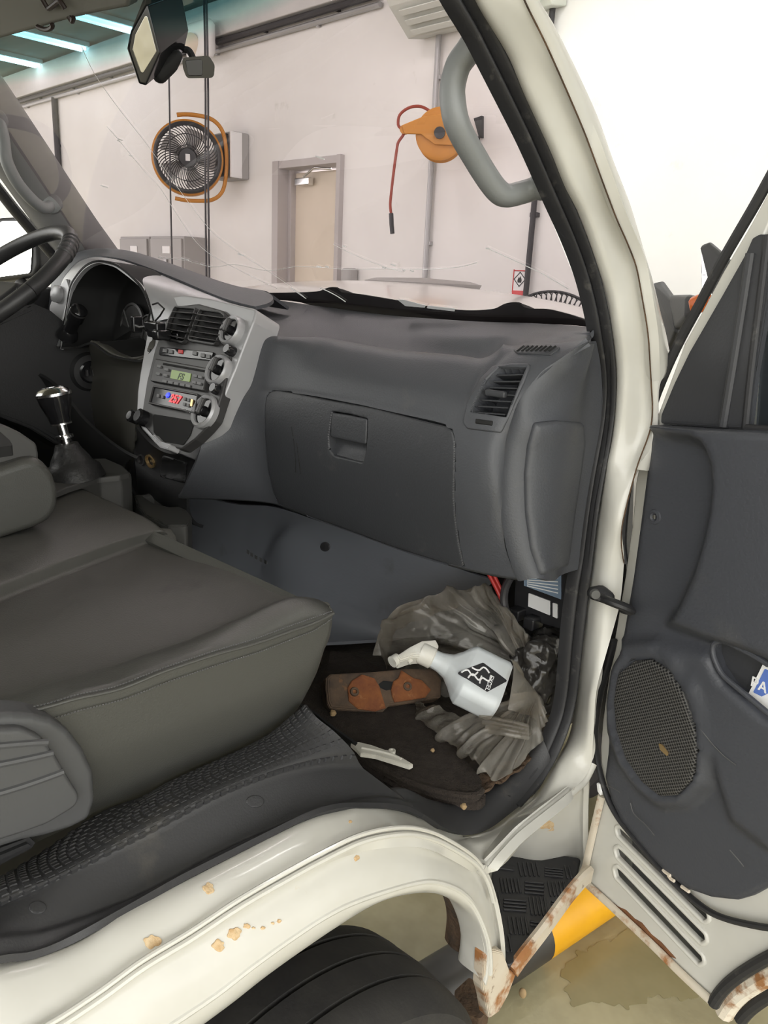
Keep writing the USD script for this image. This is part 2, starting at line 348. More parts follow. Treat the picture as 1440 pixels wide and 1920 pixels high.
add(d, 'handle', cat(rod((-3.1, wall_y + .1, 1.02), (-3.1, wall_y + .04, 1.02), .012), rod((-3.1, wall_y + .045, 1.02), (-3.22, wall_y + .045, 1.02), .01)), 'chrome')
# conduits
def pipe(a, b, r, m, label, cat_='pipe', clips=3, group=None):
    a, b = np.array(a, float), np.array(b, float); t = thing('conduit', label, cat_, a, group or 'conduits on the workshop wall')
    add(t, 'pipe', rod(a, b, r, 10), m)
    for k in range(clips):
        q = a + (b - a) * (k + .5) / clips; add(t, 'clip', box(q + [0, .015, 0], (.05 if abs((b - a)[2]) > 1 else .025, .03, .025 if abs((b - a)[2]) > 1 else .05), r=.003), m)
pipe((-13.5, wall_y - .05, 3.05), (-2.7, wall_y - .05, 3.05), .022, 'cable_black', 'dark horizontal conduit just under the trunking at the wall top', clips=14)
pipe((-13.5, wall_y - .03, 3.0), (-2.7, wall_y - .03, 3.0), .018, 'conduit_metal', 'thin grey horizontal conduit below the dark one at the wall top', clips=9)
pipe((-7.4, wall_y - .03, .3), (-7.4, wall_y - .03, 3.0), .03, 'cable_black', 'vertical dark pipe at the far left of the wall beside the pillar')
pipe((-2.2, wall_y - .03, .2), (-2.2, wall_y - .03, 3.0), .017, 'conduit_metal', 'thin grey vertical conduit running behind the orange hose reel')
pipe((-1.42, wall_y - .03, .2), (-1.42, wall_y - .03, 3.3), .016, 'cable_black', 'vertical dark conduit beside the flammable warning sign')
for x, yy, n, lab in ((Y(3.2, [(318, 250)])[0][0], 3.2, 1, 'thin black cable hanging in front of the left half of the wall fan'), (Y(3.2, [(385, 250)])[0][0], 3.2, 2, 'double black cable hanging in front of the right half of the wall fan')):
    t = thing('hanging_cable', lab, 'cable', (x, yy, 3.3), 'cables hanging in front of the wall fan')
    for k in range(n): add(t, 'cable', tube([(x + .025 * k, yy, 3.35), (x + .01 + .03 * k, yy, 2.5), (x + .035 * k - .01, yy, 1.9), (x + .03 * k, yy, .0)], .006 + .001 * (n > 1), 8, 24), 'cable_black')
    add(t, 'ceiling_hook', box((x + .02, yy, 3.33), (.08, .05, .05)), 'conduit_metal')
# wall fan, turned towards the truck
fc = Y(3.45, [(352, 296)])[0]; fn = CAM - fc; fn[2] *= .6; fu, fv, fn = basis(fn)
t = thing('wall_fan', 'large industrial fan with black guard and orange yoke mounted on the wall', 'fan', fc)
R0 = .232; fs = R0 / .325
add(t, 'shroud', place(trimesh.creation.revolve(np.array([(R0, -.11), (R0 + .035, -.11), (R0 + .03, .0), (R0 + .01, .02), (R0, .0), (R0, -.11)]), sections=64), fc - fn * .02, fu, fv, fn), 'fan_yellow', label='orange fan drum')
ring = [trimesh.creation.torus(r, w, major_sections=56, minor_sections=8) for r, w in ((R0, .016), (.225 * fs, .003), (.12 * fs, .003))]
for m, h in zip(ring, (0, .05 * fs, .065 * fs)): m.apply_translation([0, 0, h])
sp = []
for k in range(52):
    a = k / 52 * 2 * math.pi; P = [(r * fs * math.cos(a + s), r * fs * math.sin(a + s), h * fs) for r, s, h in ((.085, 0, .07), (.15, .12, .064), (.24, .33, .045), (.325, .62, 0))]; sp.append(tube(P, .0034, 5, 8))
g = add(t, 'guard', place(cat(ring), fc, fu, fv, fn), 'fan_black', label='black guard ring')
add(g, 'guard_wires', place(cat(sp), fc, fu, fv, fn), 'fan_black', kind='stuff')
hb = add(t, 'hub_cap', place(trimesh.creation.revolve(np.array([(0, -.09), (.068, -.09), (.07, .035), (.06, .055), (0, .06)]), sections=40), fc, fu, fv, fn), 'fan_black')
add(hb, 'badge', place(trimesh.creation.box(extents=(.032, .046, .005)), fc + fn * .062, fu, fv, fn), 'label_white', label='pale hub badge')
for k in range(5):
    a = k / 5 * 2 * math.pi; G = np.array([[(r * math.cos(a + w), r * math.sin(a + w), -.05 + .05 * w) for r in np.linspace(.06, .205, 8)] for w in np.linspace(-.38, .38, 6)])
    add(t, 'blade', place(sheet(G, .004, (0, 0, 1)), fc - fn * .03, fu, fv, fn), 'blade_grey')
yp = [(x * fs, y * fs, z) for x, y, z in [(-.10, .40, -.05), (.15, .41, -.05), (.30, .36, -.05), (.38, .22, -.05), (.40, 0, -.05), (.38, -.22, -.05), (.30, -.36, -.05), (.12, -.41, -.05), (-.14, -.40, -.05)]]
add(t, 'yoke', place(tube(spl(yp, 60), .015, 10), fc, fu, fv, fn), 'fan_yellow', label='orange tubular yoke')
add(t, 'wall_arm', cat(rod(fc - fn * .09, (fc[0] - .12, wall_y - .02, fc[2]), .022), box((fc[0] - .12, wall_y - .015, fc[2]), (.12, .03, .16))), 'fan_yellow')
# small box beside the fan
t = thing('louvre_box', 'small pale grey wall box with dark front panel right of the fan', 'box', (-4.2, wall_y, 2.1))
add(t, 'casing', box((-4.24, wall_y - .075, 2.225), (.27, .15, .33), r=.012), 'box_grey'); add(t, 'front_panel', box((-4.25, wall_y - .16, 2.225), (.17, .025, .30), r=.006), 'fan_black', label='dark front panel')
add(t, 'side_rail', box((-4.11, wall_y - .12, 2.225), (.02, .1, .32)), 'label_white')
# electrical cabinets
for x0, x1, lab in ((-5.78, -5.26, 'left grey steel electrical cabinet under the wall fan'), (-5.24, -4.70, 'right grey steel electrical cabinet under the wall fan, brownish door')):
    xm = (x0 + x1) / 2; t = thing('electrical_cabinet', lab, 'cabinet', (xm, wall_y, .7), 'grey electrical cabinets on the wall')
    add(t, 'case', box((xm, wall_y - .112, 1.17), (x1 - x0, .22, .94), r=.008), 'box_grey'); dr = add(t, 'cabinet_door', box((xm, wall_y - .23, 1.17), (x1 - x0 - .04, .02, .9), r=.004), 'box_grey')
    add(dr, 'label_plate', box((xm + .02, wall_y - .243, 1.53), (.12, .006, .06), r=.002), 'label_white'); add(dr, 'latch', box((xm + .02, wall_y - .25, 1.42), (.04, .02, .07), r=.004), 'conduit_metal')
# hose reel
rc = Y(3.62, [(826, 254)])[0]; ru, rv, rn = basis((.62, -.78, -.05))
t = thing('hose_reel', 'orange hose reel with a hanging red hose on the white wall', 'hose reel', rc)
add(t, 'drum', place(trimesh.creation.revolve(np.array([(0, -.09), (.135, -.09), (.135, -.08), (.118, -.07), (.118, .05), (.135, .06), (.135, .07), (.12, .078), (0, .082)]), sections=48), rc, ru, rv, rn), 'fan_yellow', label='orange reel drum')
ar = Polygon([(-.20, .03), (-.1, .07), (.02, .09), (.08, .05), (.14, -.01), (.16, -.05), (-.02, -.05), (-.07, -.02), (-.10, .0), (-.19, -.0)]).buffer(.008)
add(t, 'guide_arm', place(slab(ar, .083, .10, .004), rc, ru, rv, rn), 'fan_yellow', label='orange guide arm'); add(t, 'axle_cap', place(trimesh.creation.cylinder(.03, .05), rc + rn * .1, ru, rv, rn), 'fan_black')
add(t, 'roller', place(trimesh.creation.cylinder(.022, .06), rc + ru * -.20 + rv * .015 + rn * .06, ru, rv, rn), 'fan_yellow')
hp = [rc + ru * a + rv * b + rn * h for a, b, h in ((-.06, .11, .06), (-.14, .135, .06), (-.22, .10, .06), (-.235, .04, .06), (-.20, -.0, .06), (-.235, -.06, .05), (-.25, -.2, .05), (-.262, -.36, .05), (-.255, -.42, .05))]
add(t, 'hose', tube(spl(hp, 60), .008, 8), 'hose_red', label='dull red hose'); add(t, 'nozzle', tube([hp[-1], hp[-1] + [.008, 0, -.06], hp[-1] + [.018, 0, -.11]], .013, 10), 'fan_black', label='black hose nozzle')
add(t, 'wall_bracket', cat(W.slab([(888, 222), (903, 217), (903, 258), (898, 258)], 0, .02), box((rc[0] + .03, wall_y - .12, rc[2]), (.06, .24, .06))), 'fan_black', label='dark bracket plate')
# air conditioner
xa = -2.35
pr = [(wall_y - .005, 3.12), (wall_y - .005, 2.66), (3.70, 2.70), (3.62, 2.74), (3.52, 2.84), (3.50, 3.04), (3.55, 3.12)]
pr = [(3.895, 3.2), (3.895, 2.76), (3.77, 2.735), (3.60, 2.86), (3.50, 3.0), (3.50, 3.14), (3.56, 3.2)]
t = thing('air_conditioner', 'pale split air conditioner high on the wall by the pillar top', 'air conditioner', (xa, wall_y, 2.75))
m = slab(rnd(pr, .012), 0, 1.0, .008); m.vertices = np.c_[xa + m.vertices[:, 2], m.vertices[:, 0], m.vertices[:, 1]]
add(t, 'shell', m, 'ac_shell')
for k in range(3): a = .2 + .3 * k; q = np.array([3.77 - .17 * a, 2.735 + .125 * a]); add(t, 'vent_flap', box((xa + .5, q[0] - .012, q[1] - .014), (.86, .035, .008), v=(0, .8, -.6), n=(0, .6, .8), r=.003), 'ac_shell')
# warning sign
x0, x1, z0, z1 = -1.535, -1.44, 1.335, 1.455
t = thing('warning_sign', 'small white and red flammable warning sign on the wall', 'sign', (x0, wall_y, z0))
xm = (x0 + x1) / 2
add(t, 'plate', box((xm, wall_y - .003, (z0 + z1) / 2 - .03), (x1 - x0, .006, z1 - z0 + .06), r=.002), 'label_white'); add(t, 'red_border', cat(box((xm, wall_y - .007, z1 - .003), (.095, .003, .005)), box((x0 + .003, wall_y - .007, 1.40), (.005, .003, .12)), box((x1 - .003, wall_y - .007, 1.40), (.005, .003, .12)), box((xm, wall_y - .007, z0 - .015), (.095, .003, .045))), 'label_red', label='red border and red band')
dm = Polygon([(0, .042), (.042, 0), (0, -.042), (-.042, 0)]); dm = dm.difference(dm.buffer(-.004)).union(Polygon([(-.012, -.018), (.012, -.018), (.014, -.004), (.004, .018), (.001, .006), (-.006, .012), (-.014, -.004)]))
add(t, 'flame_diamond', cat([W.w(trimesh.creation.extrude_polygon(g, .002, engine='earcut').apply_translation([xm, 1.405, .0065])) for g in dm.geoms]), 'ink_black', label='black diamond with flame')
m = meshkit.text_mesh('DANGER', .018, .001, True); m.apply_translation([xm - m.extents[0] / 2, z0 - .022, .009]); add(t, 'lettering', W.w(m), 'label_white', label='white lettering on the red band')
# CCTV-like lamp near the conduit
sc = Y(3.72, [(376, 76)])[0]
t = thing('wall_lamp', 'white square wall lamp under the conduit beside the rear-view mirror', 'lamp', sc)
add(t, 'housing', box(sc, (.30, .1, .26), r=.04), 'label_white'); add(t, 'lens', lathe([(0, 0), (.07, 0), (.075, .02), (.05, .04), (0, .045)], sc + [-.03, -.05, -.03], (.3, -.9, -.2)), 'door_cream', label='beige round lens'); add(t, 'stem', rod(sc + [0, .03, 0], (sc[0], wall_y, sc[2]), .03), 'box_grey')
dp = Y(3.85, [(655, 521)])[0]; t = thing('soap_dispenser', 'small blue-grey wall dispenser right of the cream door', 'dispenser', dp)
add(t, 'body', box(dp, (.095, .09, .13), r=.02), 'box_grey'); add(t, 'spout', box(dp + [0, -.03, -.07], (.03, .03, .03), r=.006), 'fan_black')
mk('lamp_bright', (.9, .9, .9), .5, emit=((1.0, .98, .95), 34.0))
mk('wet_stain', (.27, .235, .13), .2, var=(6, (.21, .18, .09), .8))
st_p = [(1058, 1842), (1064, 1812), (1080, 1795), (1108, 1778), (1150, 1760), (1196, 1742), (1240, 1758), (1290, 1800), (1320, 1850), (1290, 1880), (1225, 1872), (1196, 1886), (1180, 1892), (1120, 1880), (1078, 1890), (1062, 1870)]
m = trimesh.creation.extrude_polygon(rnd((lambda q: q + .012 * (rng.uniform(-1, 1, q.shape)))(spl(Z(0, st_p + st_p[:1]), 70))[:, :2], .004), .0008, engine='earcut'); m.apply_translation([0, 0, .0004]); solo('wet_stain', m, 'wet_stain', 'olive damp stain with a wavy outline on the concrete right of the rail', 'stain', smooth=False)
# ceiling lamps
for x, lab in ((-5.62, 'ceiling tube lamp closest to the mirror, seen through the tinted band'), (-6.55, 'middle ceiling tube lamp seen through the tinted band'), (-7.58, 'leftmost ceiling tube lamp seen through the tinted band'), (-2.3, 'ceiling tube lamp near the door in the wall'), (-.7, 'ceiling tube lamp above the white car'), (.9, 'ceiling tube lamp above the truck door')):
    y0 = 3.2 if x < -5 else 2.4; t = thing('ceiling_lamp', lab, 'lamp', (x, y0, 3.35), 'ceiling tube lamps')
    add(t, 'fitting', box((x, y0, 3.33), (.16, 1.25, .04), r=.008), 'label_white'); [add(t, 'tube', rod((x + s, y0 - .6, 3.295), (x + s, y0 + .6, 3.295), .014), 'lamp_tube' if x < -5 else 'lamp_bright', label='glowing tube') for s in (-.04, .04)]
# white car beyond the windscreen
cx, cy = -1.05, 2.45
def sec(x, w, zt, zs):  # half section of the car across y
    return [(x, cy - w, .35), (x, cy - w - .02, zs * .6), (x, cy - w, zs), (x, cy - w * .84, zs + (zt - zs) * .72), (x, cy - w * .66, zt - .035), (x, cy - w * .3, zt - .008), (x, cy, zt), (x, cy + w * .3, zt - .008), (x, cy + w * .66, zt - .035), (x, cy + w * .84, zs + (zt - zs) * .72), (x, cy + w, zs), (x, cy + w + .02, zs * .6), (x, cy + w, .35)]
t = thing('parked_car', 'white car parked in front of the truck, its roof above the dashboard', 'car', (cx, cy, 0))
st = [(-2.15, .60, .70, .6), (-2.1, .72, .92, .8), (-1.7, .78, 1.0, .85), (-1.15, .8, 1.06, .9), (-.6, .8, 1.29, .9), (-.2, .8, 1.345, .9), (.3, .8, 1.335, .9), (.75, .8, 1.275, .9), (1.1, .8, 1.17, .9), (1.65, .77, 1.02, .9), (1.95, .72, .95, .85), (2.0, .66, .7, .6)]
add(t, 'body', sheet(loft([sec(cx + a, w, zt, zs) for a, w, zt, zs in st], 60, 48, idx=True), .01), 'car_white', smooth=50)
for s in (-1, 1):
    for a in (-1.35, 1.3): 
        wh = add(t, 'wheel', lathe([(0, -.1), (.28, -.1), (.31, -.06), (.31, .06), (.28, .1), (0, .1)], (cx + a, cy + s * .72, .31), (0, 1, 0)), 'cable_black'); add(wh, 'rim', lathe([(0, 0), (.19, .0), (.19, .02), (.05, .03), (0, .03)], (cx + a, cy + s * .82, .31), (0, s, 0)), 'chrome')
add(t, 'roof_vent', lathe([(0, -.02), (.24, -.02), (.25, .0), (.2, .012), (0, .02)], Y(2.6, [(793, 530)])[0] + [0, 0, .0], (0, 0, 1)), 'box_grey', label='flat dark round vent on the roof')
[add(t, 'window', box((cx + a, cy + s * .8, 1.02), (l, .03, .2), v=(0, .9, -.3 * s), n=(0, .3 * s, .9), r=.01), 'car_glass') for a, l, s in ((-.1, .8, -1), (.75, .7, -1), (-.1, .8, 1), (.75, .7, 1))]
# floor fan
fc = Y(3.3, [(1036, 546)])[0]; fc = fc - [0, 0, .30]; fn = np.array([.3, -.95, .1]); fu, fv, fn = basis(fn)
t = thing('floor_fan', 'black pedestal fan by the wall, only the top of its guard above the dashboard', 'fan', (fc[0], fc[1], 0))
sp = [tube([(r * math.cos(a), r * math.sin(a), h) for r, h in ((.05, .08), (.2, .07), (.29, .03), (.30, 0), (.29, -.05), (.2, -.08))], .003, 5) for a in np.arange(72) / 72 * 2 * math.pi]
g = add(t, 'guard', place(cat([trimesh.creation.torus(.30, .007, major_sections=60, minor_sections=8)] + [trimesh.creation.torus(.2, .004, major_sections=48, minor_sections=6)]), fc, fu, fv, fn), 'fan_black'); add(g, 'guard_wires', place(cat(sp), fc, fu, fv, fn), 'fan_black', kind='stuff')
add(t, 'motor', place(trimesh.creation.capsule(.14, .07), fc - fn * .2, fu, fv, fn), 'fan_black'); add(t, 'pole', rod(fc - fn * .12, (fc[0] - fn[0] * .12, fc[1] - fn[1] * .12, .03), .02), 'fan_black'); add(t, 'base', lathe([(0, 0), (.25, 0), (.25, .02), (.05, .04), (0, .04)], (fc[0] - fn[0] * .12, fc[1] - fn[1] * .12, 0), (0, 0, 1)), 'fan_black')
# black and yellow floor rail
a, b = np.array([.51, .60, .061]), np.array([.715, 1.95, .061]); L = np.linalg.norm(b - a); e = (b - a) / L
mk('rail_yellow', (.72, .36, .008), .35, var=(9, (.62, .30, .01), .5)); mk('rail_black', (.022, .021, .02), .4, var=(9, (.05, .045, .04), .6))
ys_ = (Z(.11, [(1052, 1752)])[0] - a).dot(e); cuts = [0, ys_ - .56, ys_ - .30, ys_, ys_ + .34, L]; t = thing('floor_rail', 'round black and yellow striped steel guard rail on the floor beside the truck step', 'rail', a)
for k in range(5): add(t, 'stripe', rod(a + e * cuts[k], a + e * cuts[k + 1], .061, 28), 'rail_black' if k != 3 else 'rail_yellow', label='yellow stripe' if k == 3 else None)
add(t, 'foot', box((a + e * .2)[[0, 1, 2]] * [1, 1, 0] + [0, 0, .006], (.1, .1, .012)), 'rail_black')
# ================================================================ truck cab
mk('truck_paint', (.585, .577, .535), .3, coat=.4, var=(7, (.54, .525, .47), .6), spots=[(14, (.50, .42, .30), .71, .80), (90, (.28, .2, .12), .76, .79)], rvar=(9, .25, .42))
mk('truck_paint_worn', (.66, .61, .52), .4, var=(9, (.66, .58, .47), .8), spots=[(22, (.30, .14, .055), .56, .66), (55, (.12, .06, .03), .66, .72)])
mk('rusty_paint', (.60, .55, .46), .5, bump=(90, .001, .4), var=(9, (.55, .46, .35), .8), spots=[(16, (.32, .14, .05), .50, .60), (40, (.14, .065, .03), .60, .70)])
mk('rust', (.20, .08, .03), .85, bump=(90, .002, .6), var=(25, (.10, .045, .02), .9))
mk('rust_pale', (.52, .34, .17), .8, bump=(200, .002, .8), var=(120, (.66, .52, .33), .9))
mk('mud', (.11, .065, .035), .95, bump=(60, .01, .9), var=(30, (.05, .035, .025), .9))
mk('rubber', (.022, .022, .024), .55, bump=(120, .001, .5), spots=[(40, (.075, .072, .068), .60, .74)])
mk('trim_black', (.036, .036, .038), .48, bump=(450, .0006, .35), spots=[(12, (.075, .07, .062), .60, .78)])
mk('step_black', (.028, .028, .031), .42, bump=(200, .0008, .4), spots=[(30, (.10, .085, .06), .66, .8)])
mk('tyre', (.022, .021, .021), .75, bump=(150, .001, .5), var=(20, (.035, .033, .03), .8))
mk('liner', (.10, .10, .095), .8)

S1 = [(868, -60), (893, 0), (960, 125), (993, 200), (1027, 277), (1060, 357), (1086, 412), (1111, 480), (1132, 547), (1145, 615), (1152, 690), (1152, 747), (1146, 817), (1127, 900), (1115, 978), (1107, 1056), (1096, 1150), (1087, 1228), (1081, 1291), (1074, 1350), (1059, 1397), (1040, 1428), (1006, 1484), (977, 1509), (935, 1542), (902, 1561), (872, 1566), (852, 1561), (831, 1551), (793, 1526), (747, 1508), (685, 1501), (650, 1505), (550, 1535), (450, 1585), (350, 1635), (225, 1705), (150, 1755), (75, 1780), (0, 1792), (-90, 1812)]
S1b = [(884, -60), (909, 0), (972, 115), (1005, 190), (1040, 267), (1073, 347), (1100, 402), (1126, 470), (1148, 537), (1161, 605), (1169, 680), (1169, 747), (1163, 817), (1145, 900), (1133, 978), (1125, 1056), (1113, 1150), (1103, 1228), (1096, 1291), (1088, 1355), (1073, 1404), (1053, 1438), (1018, 1492), (988, 1520), (945, 1555), (908, 1577), (874, 1583), (850, 1580), (828, 1572), (792, 1550), (747, 1535), (685, 1530), (650, 1533), (553, 1564), (456, 1612), (357, 1664), (233, 1735), (160, 1784), (85, 1822), (0, 1858), (-90, 1905)]
S1c = [(930, -60), (952, 0), (1003, 95), (1045, 180), (1085, 262), (1117, 337), (1147, 400), (1173, 465), (1187, 522), (1199, 590), (1207, 670), (1208, 740), (1200, 817), (1169, 900), (1150, 978), (1146, 1056), (1133, 1150), (1118, 1228), (1106, 1291), (1099, 1365), (1090, 1420), (1070, 1458), (1028, 1512), (998, 1535), (962, 1568), (930, 1604), (893, 1606), (868, 1595), (840, 1582), (800, 1566), (750, 1556), (690, 1560), (650, 1568), (556, 1603), (460, 1652), (362, 1708), (245, 1782), (170, 1836), (95, 1880), (10, 1925), (-80, 1990)]
SG = [(962, -60), (983, 0), (1027, 90), (1070, 187), (1103, 267), (1127, 333), (1152, 400), (1178, 460), (1196, 513), (1208, 581), (1217, 650), (1221, 719), (1222, 790), (1193, 880), (1168, 978), (1170, 1056), (1158, 1150), (1136, 1228), (1119, 1291), (1113, 1370), (1109, 1430), (1085, 1470), (1036, 1510), (1004, 1535), (970, 1563), (935, 1600), (906, 1630), (888, 1616), (868, 1602), (831, 1581), (789, 1567), (727, 1567), (650, 1590), (558, 1638), (450, 1700), (362, 1758), (265, 1817), (195, 1868), (125, 1915), (40, 1965), (-60, 2030)]
dx = lambda base, pts: [p + (base,) for p in pts]
def jamb(off, pts):   # out along the pillar the flange lies deeper forward than at the sill
    return XS(off, pts)
J = [jamb(-.05, S1), jamb(-.018, S1b), jamb(.0, S1c), jamb(.012, SG)]
J = [np.vstack([j, j[-1] + [0, -.2, -.02 * k], j[-1] + [0, -.4, -.02 * k]]) for k, j in enumerate(J)]
Gj = loft(J, 280, 22, idx=True)
cab = thing('truck_cab', 'white truck cab body with open door frame, windscreen pillar and wheel arch sill', 'truck', (0, .4, 0))
add(cab, 'door_frame', sheet(Gj, .012), 'truck_paint')
# outer pillar skin, turning away to the windscreen
PO = [(990, -60), (1010, 0), (1042, 53), (1093, 157), (1125, 230), (1147, 293), (1187, 400), (1207, 468), (1225, 530), (1240, 590), (1252, 645), (1258, 680), (1247, 705), (1236, 718), (1232, 800), (1222, 880)]
PG = SG[:14]
pg = XS(.012, PG); po = np.array([q + 0 for q in XS(.012, PO)])
pg2 = spl(pg, 60); po2 = spl(po, 60)
po3 = po2 + np.c_[np.full(60, -.035), np.linspace(.05, .05, 60), np.zeros(60)]
lip = pg2 * .86 + po2 * .14 + [-.004, .004, 0]
Gp = loft([pg2, pg2 * .5 + po2 * .5 + [.007, -.004, 0], po2, po3], 80, 30)
add(cab, 'pillar_gap', tube(spl(XS(.0135, SG[:16]), 90), .0009, 6), 'mud', label='dark gap beside the pillar skin')
add(cab, 'windscreen_pillar', sheet(Gp, .01), 'truck_paint')
# far pillar / roof / floor / back of the cab
mk('headliner', (.20, .195, .17), .85, bump=(300, .001, .3))
mk('pillar_trim', (.19, .19, .19), .6, bump=(350, .0006, .3))
mk('dark_floor', (.035, .03, .026), .95, bump=(160, .004, .8), var=(40, (.055, .045, .035), .8), spots=[(110, (.16, .11, .07), .72, .78)])
yr = lambda x: wsurf(x, 1.86) - .02
roofG = np.array([[(x, y0 + (yr(x) - y0) * k, 1.845 + .09 * math.sin(min(k, 1) * math.pi * .5 + .25 * 0) * (1 - k) + .045 * (1 - (x / .7) ** 2)) for x in np.linspace(-.66, .66, 24)] for y0 in (-.54,) for k in np.linspace(0, 1, 24)])
add(cab, 'roof', sheet(roofG, .035, (0, 0, -1)), 'headliner', label='dull headliner under the roof')
hd = np.array([(x, wsurf(x, 1.835) - .015, 1.835 + .02 * (1 - (x / .66) ** 2)) for x in np.linspace(-.65, .65, 40)])
add(cab, 'roof_header', sweep(hd, circ(.03, 12, .05), up=(0, 0, 1)), 'headliner')
add(cab, 'back_wall', box((0, -.55, 1.2), (1.50, .05, 1.3), r=.01), 'headliner')
add(cab, 'rear_door_post', box((.76, -.36, 1.38), (.10, .16, 1.1), r=.03), 'truck_paint')
add(cab, 'cab_floor', box((-.03, .42, .645), (1.42, 1.5, .05), r=.01), 'dark_floor')
# firewall
fw = loft([[(x, 1.17, .60), (x, 1.16, .8), (x, 1.1, 1.0), (x, 1.06, 1.2)] for x in np.linspace(-.76, .74, 12)], 20, 24, idx=True)
add(cab, 'firewall', sheet(fw, .02, (0, -1, 0)), 'trim_black')
# far side of the cab: door below the sill line, window frame
LX = -.775
add(cab, 'far_door_panel', box((LX, .37, .965), (.05, 1.69, .67), r=.015), 'trim_black')
add(cab, 'far_window_post', box((LX + .03, -.36, 1.55), (.06, .1, .7), r=.015), 'trim_black')
fp = XS  # (far pillar trim)
lp0 = F(lambda q: -q[0] - (.70 - .15 * (q[2] - 1.31)), [(-30, 118), (0, 160), (40, 220), (100, 310), (160, 400), (190, 442), (217, 479), (250, 520)])
lp1 = np.array([(-.735 + .15 * (q[2] - 1.31), q[1] - .085 - .02, q[2] - .02) for q in lp0]); lpm = (lp0 + lp1) / 2 + [.02, -.025, 0]
add(cab, 'far_pillar', sheet(loft([lp0 + [-.02, .03, 0], lp0, lpm, lp1, lp1 + [-.04, .0, 0]], 30, 20), .012), 'pillar_trim', label='grey plastic trim of the far windscreen pillar')
add(cab, 'far_door_frame', sweep(np.array([(LX, q[1] - .13, q[2]) for q in lp0[::-1]] + [(LX + .08, -.3, 1.87)]), circ(.013, 10, .018)), 'rubber')
# --- wheel arch: from the groove down to the lip and inwards
E2 = [(-60, 2030), (40, 1965), (125, 1915), (195, 1868), (265, 1817), (362, 1758), (450, 1700), (558, 1638), (650, 1590), (727, 1567), (789, 1567), (831, 1581), (868, 1602), (890, 1618), (908, 1640), (925, 1690), (936, 1745), (940, 1790), (936, 1835), (930, 1868), (924, 1890)]
E2b = [(-60, 2048), (40, 1983), (125, 1932), (195, 1884), (265, 1834), (366, 1774), (455, 1716), (560, 1655), (650, 1608), (727, 1585), (786, 1584), (826, 1597), (862, 1617), (884, 1634), (902, 1655), (918, 1697), (929, 1748), (932, 1790), (928, 1832), (922, 1860), (918, 1884)]
E3 = [(20, 2110), (110, 2050), (190, 1998), (250, 1960), (310, 1922), (400, 1862), (470, 1808), (575, 1734), (650, 1692), (720, 1667), (785, 1650), (828, 1653), (860, 1667), (882, 1688), (897, 1715), (911, 1752), (917, 1790), (917, 1822), (912, 1848), (910, 1866), (912, 1880)]
E4 = [(80, 2130), (160, 2080), (235, 2030), (290, 1990), (345, 1948), (430, 1885), (500, 1830), (590, 1766), (660, 1720), (727, 1686), (789, 1674), (826, 1677), (851, 1688), (872, 1703), (886, 1722), (898, 1752), (904, 1790), (902, 1812), (899, 1832), (901, 1848), (908, 1868)]
E5 = [p[:2] for p in E4]
E2, E2b, E3, E4 = E2[:19], E2b[:19], E3[:19], E4[:19]
a2, a2b, a3, a4 = XS(.012, E2), XS(.004, E2b), XS(.022, E3), XS(.014, E4)
mid = XS(.014, [((p[0] + q[0]) / 2, (p[1] + q[1]) / 2) for p, q in zip(E2b, E3)])
a5 = a4 + np.c_[np.full(len(a4), -.035), np.zeros((len(a4), 2))]
ac = np.array([0, .43, .40]); a6 = a5 + np.c_[np.full(len(a4), -.01), np.zeros((len(a4), 2))]; dirs = a5 - ac; dirs[:, 0] = 0; dirs /= np.linalg.norm(dirs, axis=1, keepdims=True); a6 = a6 + dirs * .02
a2, a2b, mid, a3, a4, a5, a6 = (back(c, .4, -.05) for c in (a2, a2b, mid, a3, a4, a5, a6))
add(cab, 'wheel_arch', sheet(loft([a2, a2b, mid, a3, a4, a5, a6], 160, 34, idx=True), .006), 'truck_paint')
for nm_, pts_, r_ in (('body_crease', [(p[0], p[1]) for p in E2[:16]], .0032), ('body_crease', [(p[0] - 3, p[1] - 13) for p in E2[:15]], .0024), ('lip_bead', [(p[0] + 2, p[1] + 4) for p in E3[:18]], .0034)):
    q_ = XS(.0135 if nm_ == 'body_crease' else .0215, pts_); add(cab, nm_, tube(spl(q_, 120), r_, 8), 'truck_paint')
# the strip of rust and mud along the lip's lower front end, and the inner flange
q0 = a5[14:] + dirs[12:] * .012; q1 = q0 + np.c_[np.full(len(q0), -.018), np.zeros((len(q0), 2))] - dirs[12:] * .004; q2 = q1 + [-.02, .006, .0]
add(cab, 'inner_flange', sheet(loft([q0, q1, q2], 30, 8, idx=True), .01, (0, -1, 0)), 'mud', label='rusty muddy inner edge of the wheel arch')
# step well
ZS = .45
stp = Z(ZS, [(900, 1598), (940, 1590), (985, 1592), (1030, 1594), (1095, 1596), (1100, 1640), (1085, 1655), (970, 1800), (942, 1806), (925, 1780), (905, 1680)])
add(cab, 'step_floor', place(slab(Polygon(stp[:, :2]).buffer(-.003), ZS - .016, ZS - .006), (0, 0, 0), *np.eye(3)), 'truck_paint')
st = thing('step_mat', 'black rubber step mat with raised bars in the white step well', 'step', stp.mean(0))
SP = Plane((0, 0, ZS), (1, 0, 0), (0, 1, 0), (0, 0, 1))
add(st, 'mat', SP.slab([(928, 1604), (945, 1600), (985, 1606), (1015, 1612), (1035, 1608), (1055, 1603), (1090, 1608), (1080, 1650), (1062, 1690), (1020, 1745), (978, 1796), (950, 1812), (938, 1790), (925, 1700), (922, 1640)], -.006, .0, r=.006, bev=.003), 'step_black')
dmap = lambda u, v: (560 + u / 2.4, 1480 + v / 2.4)
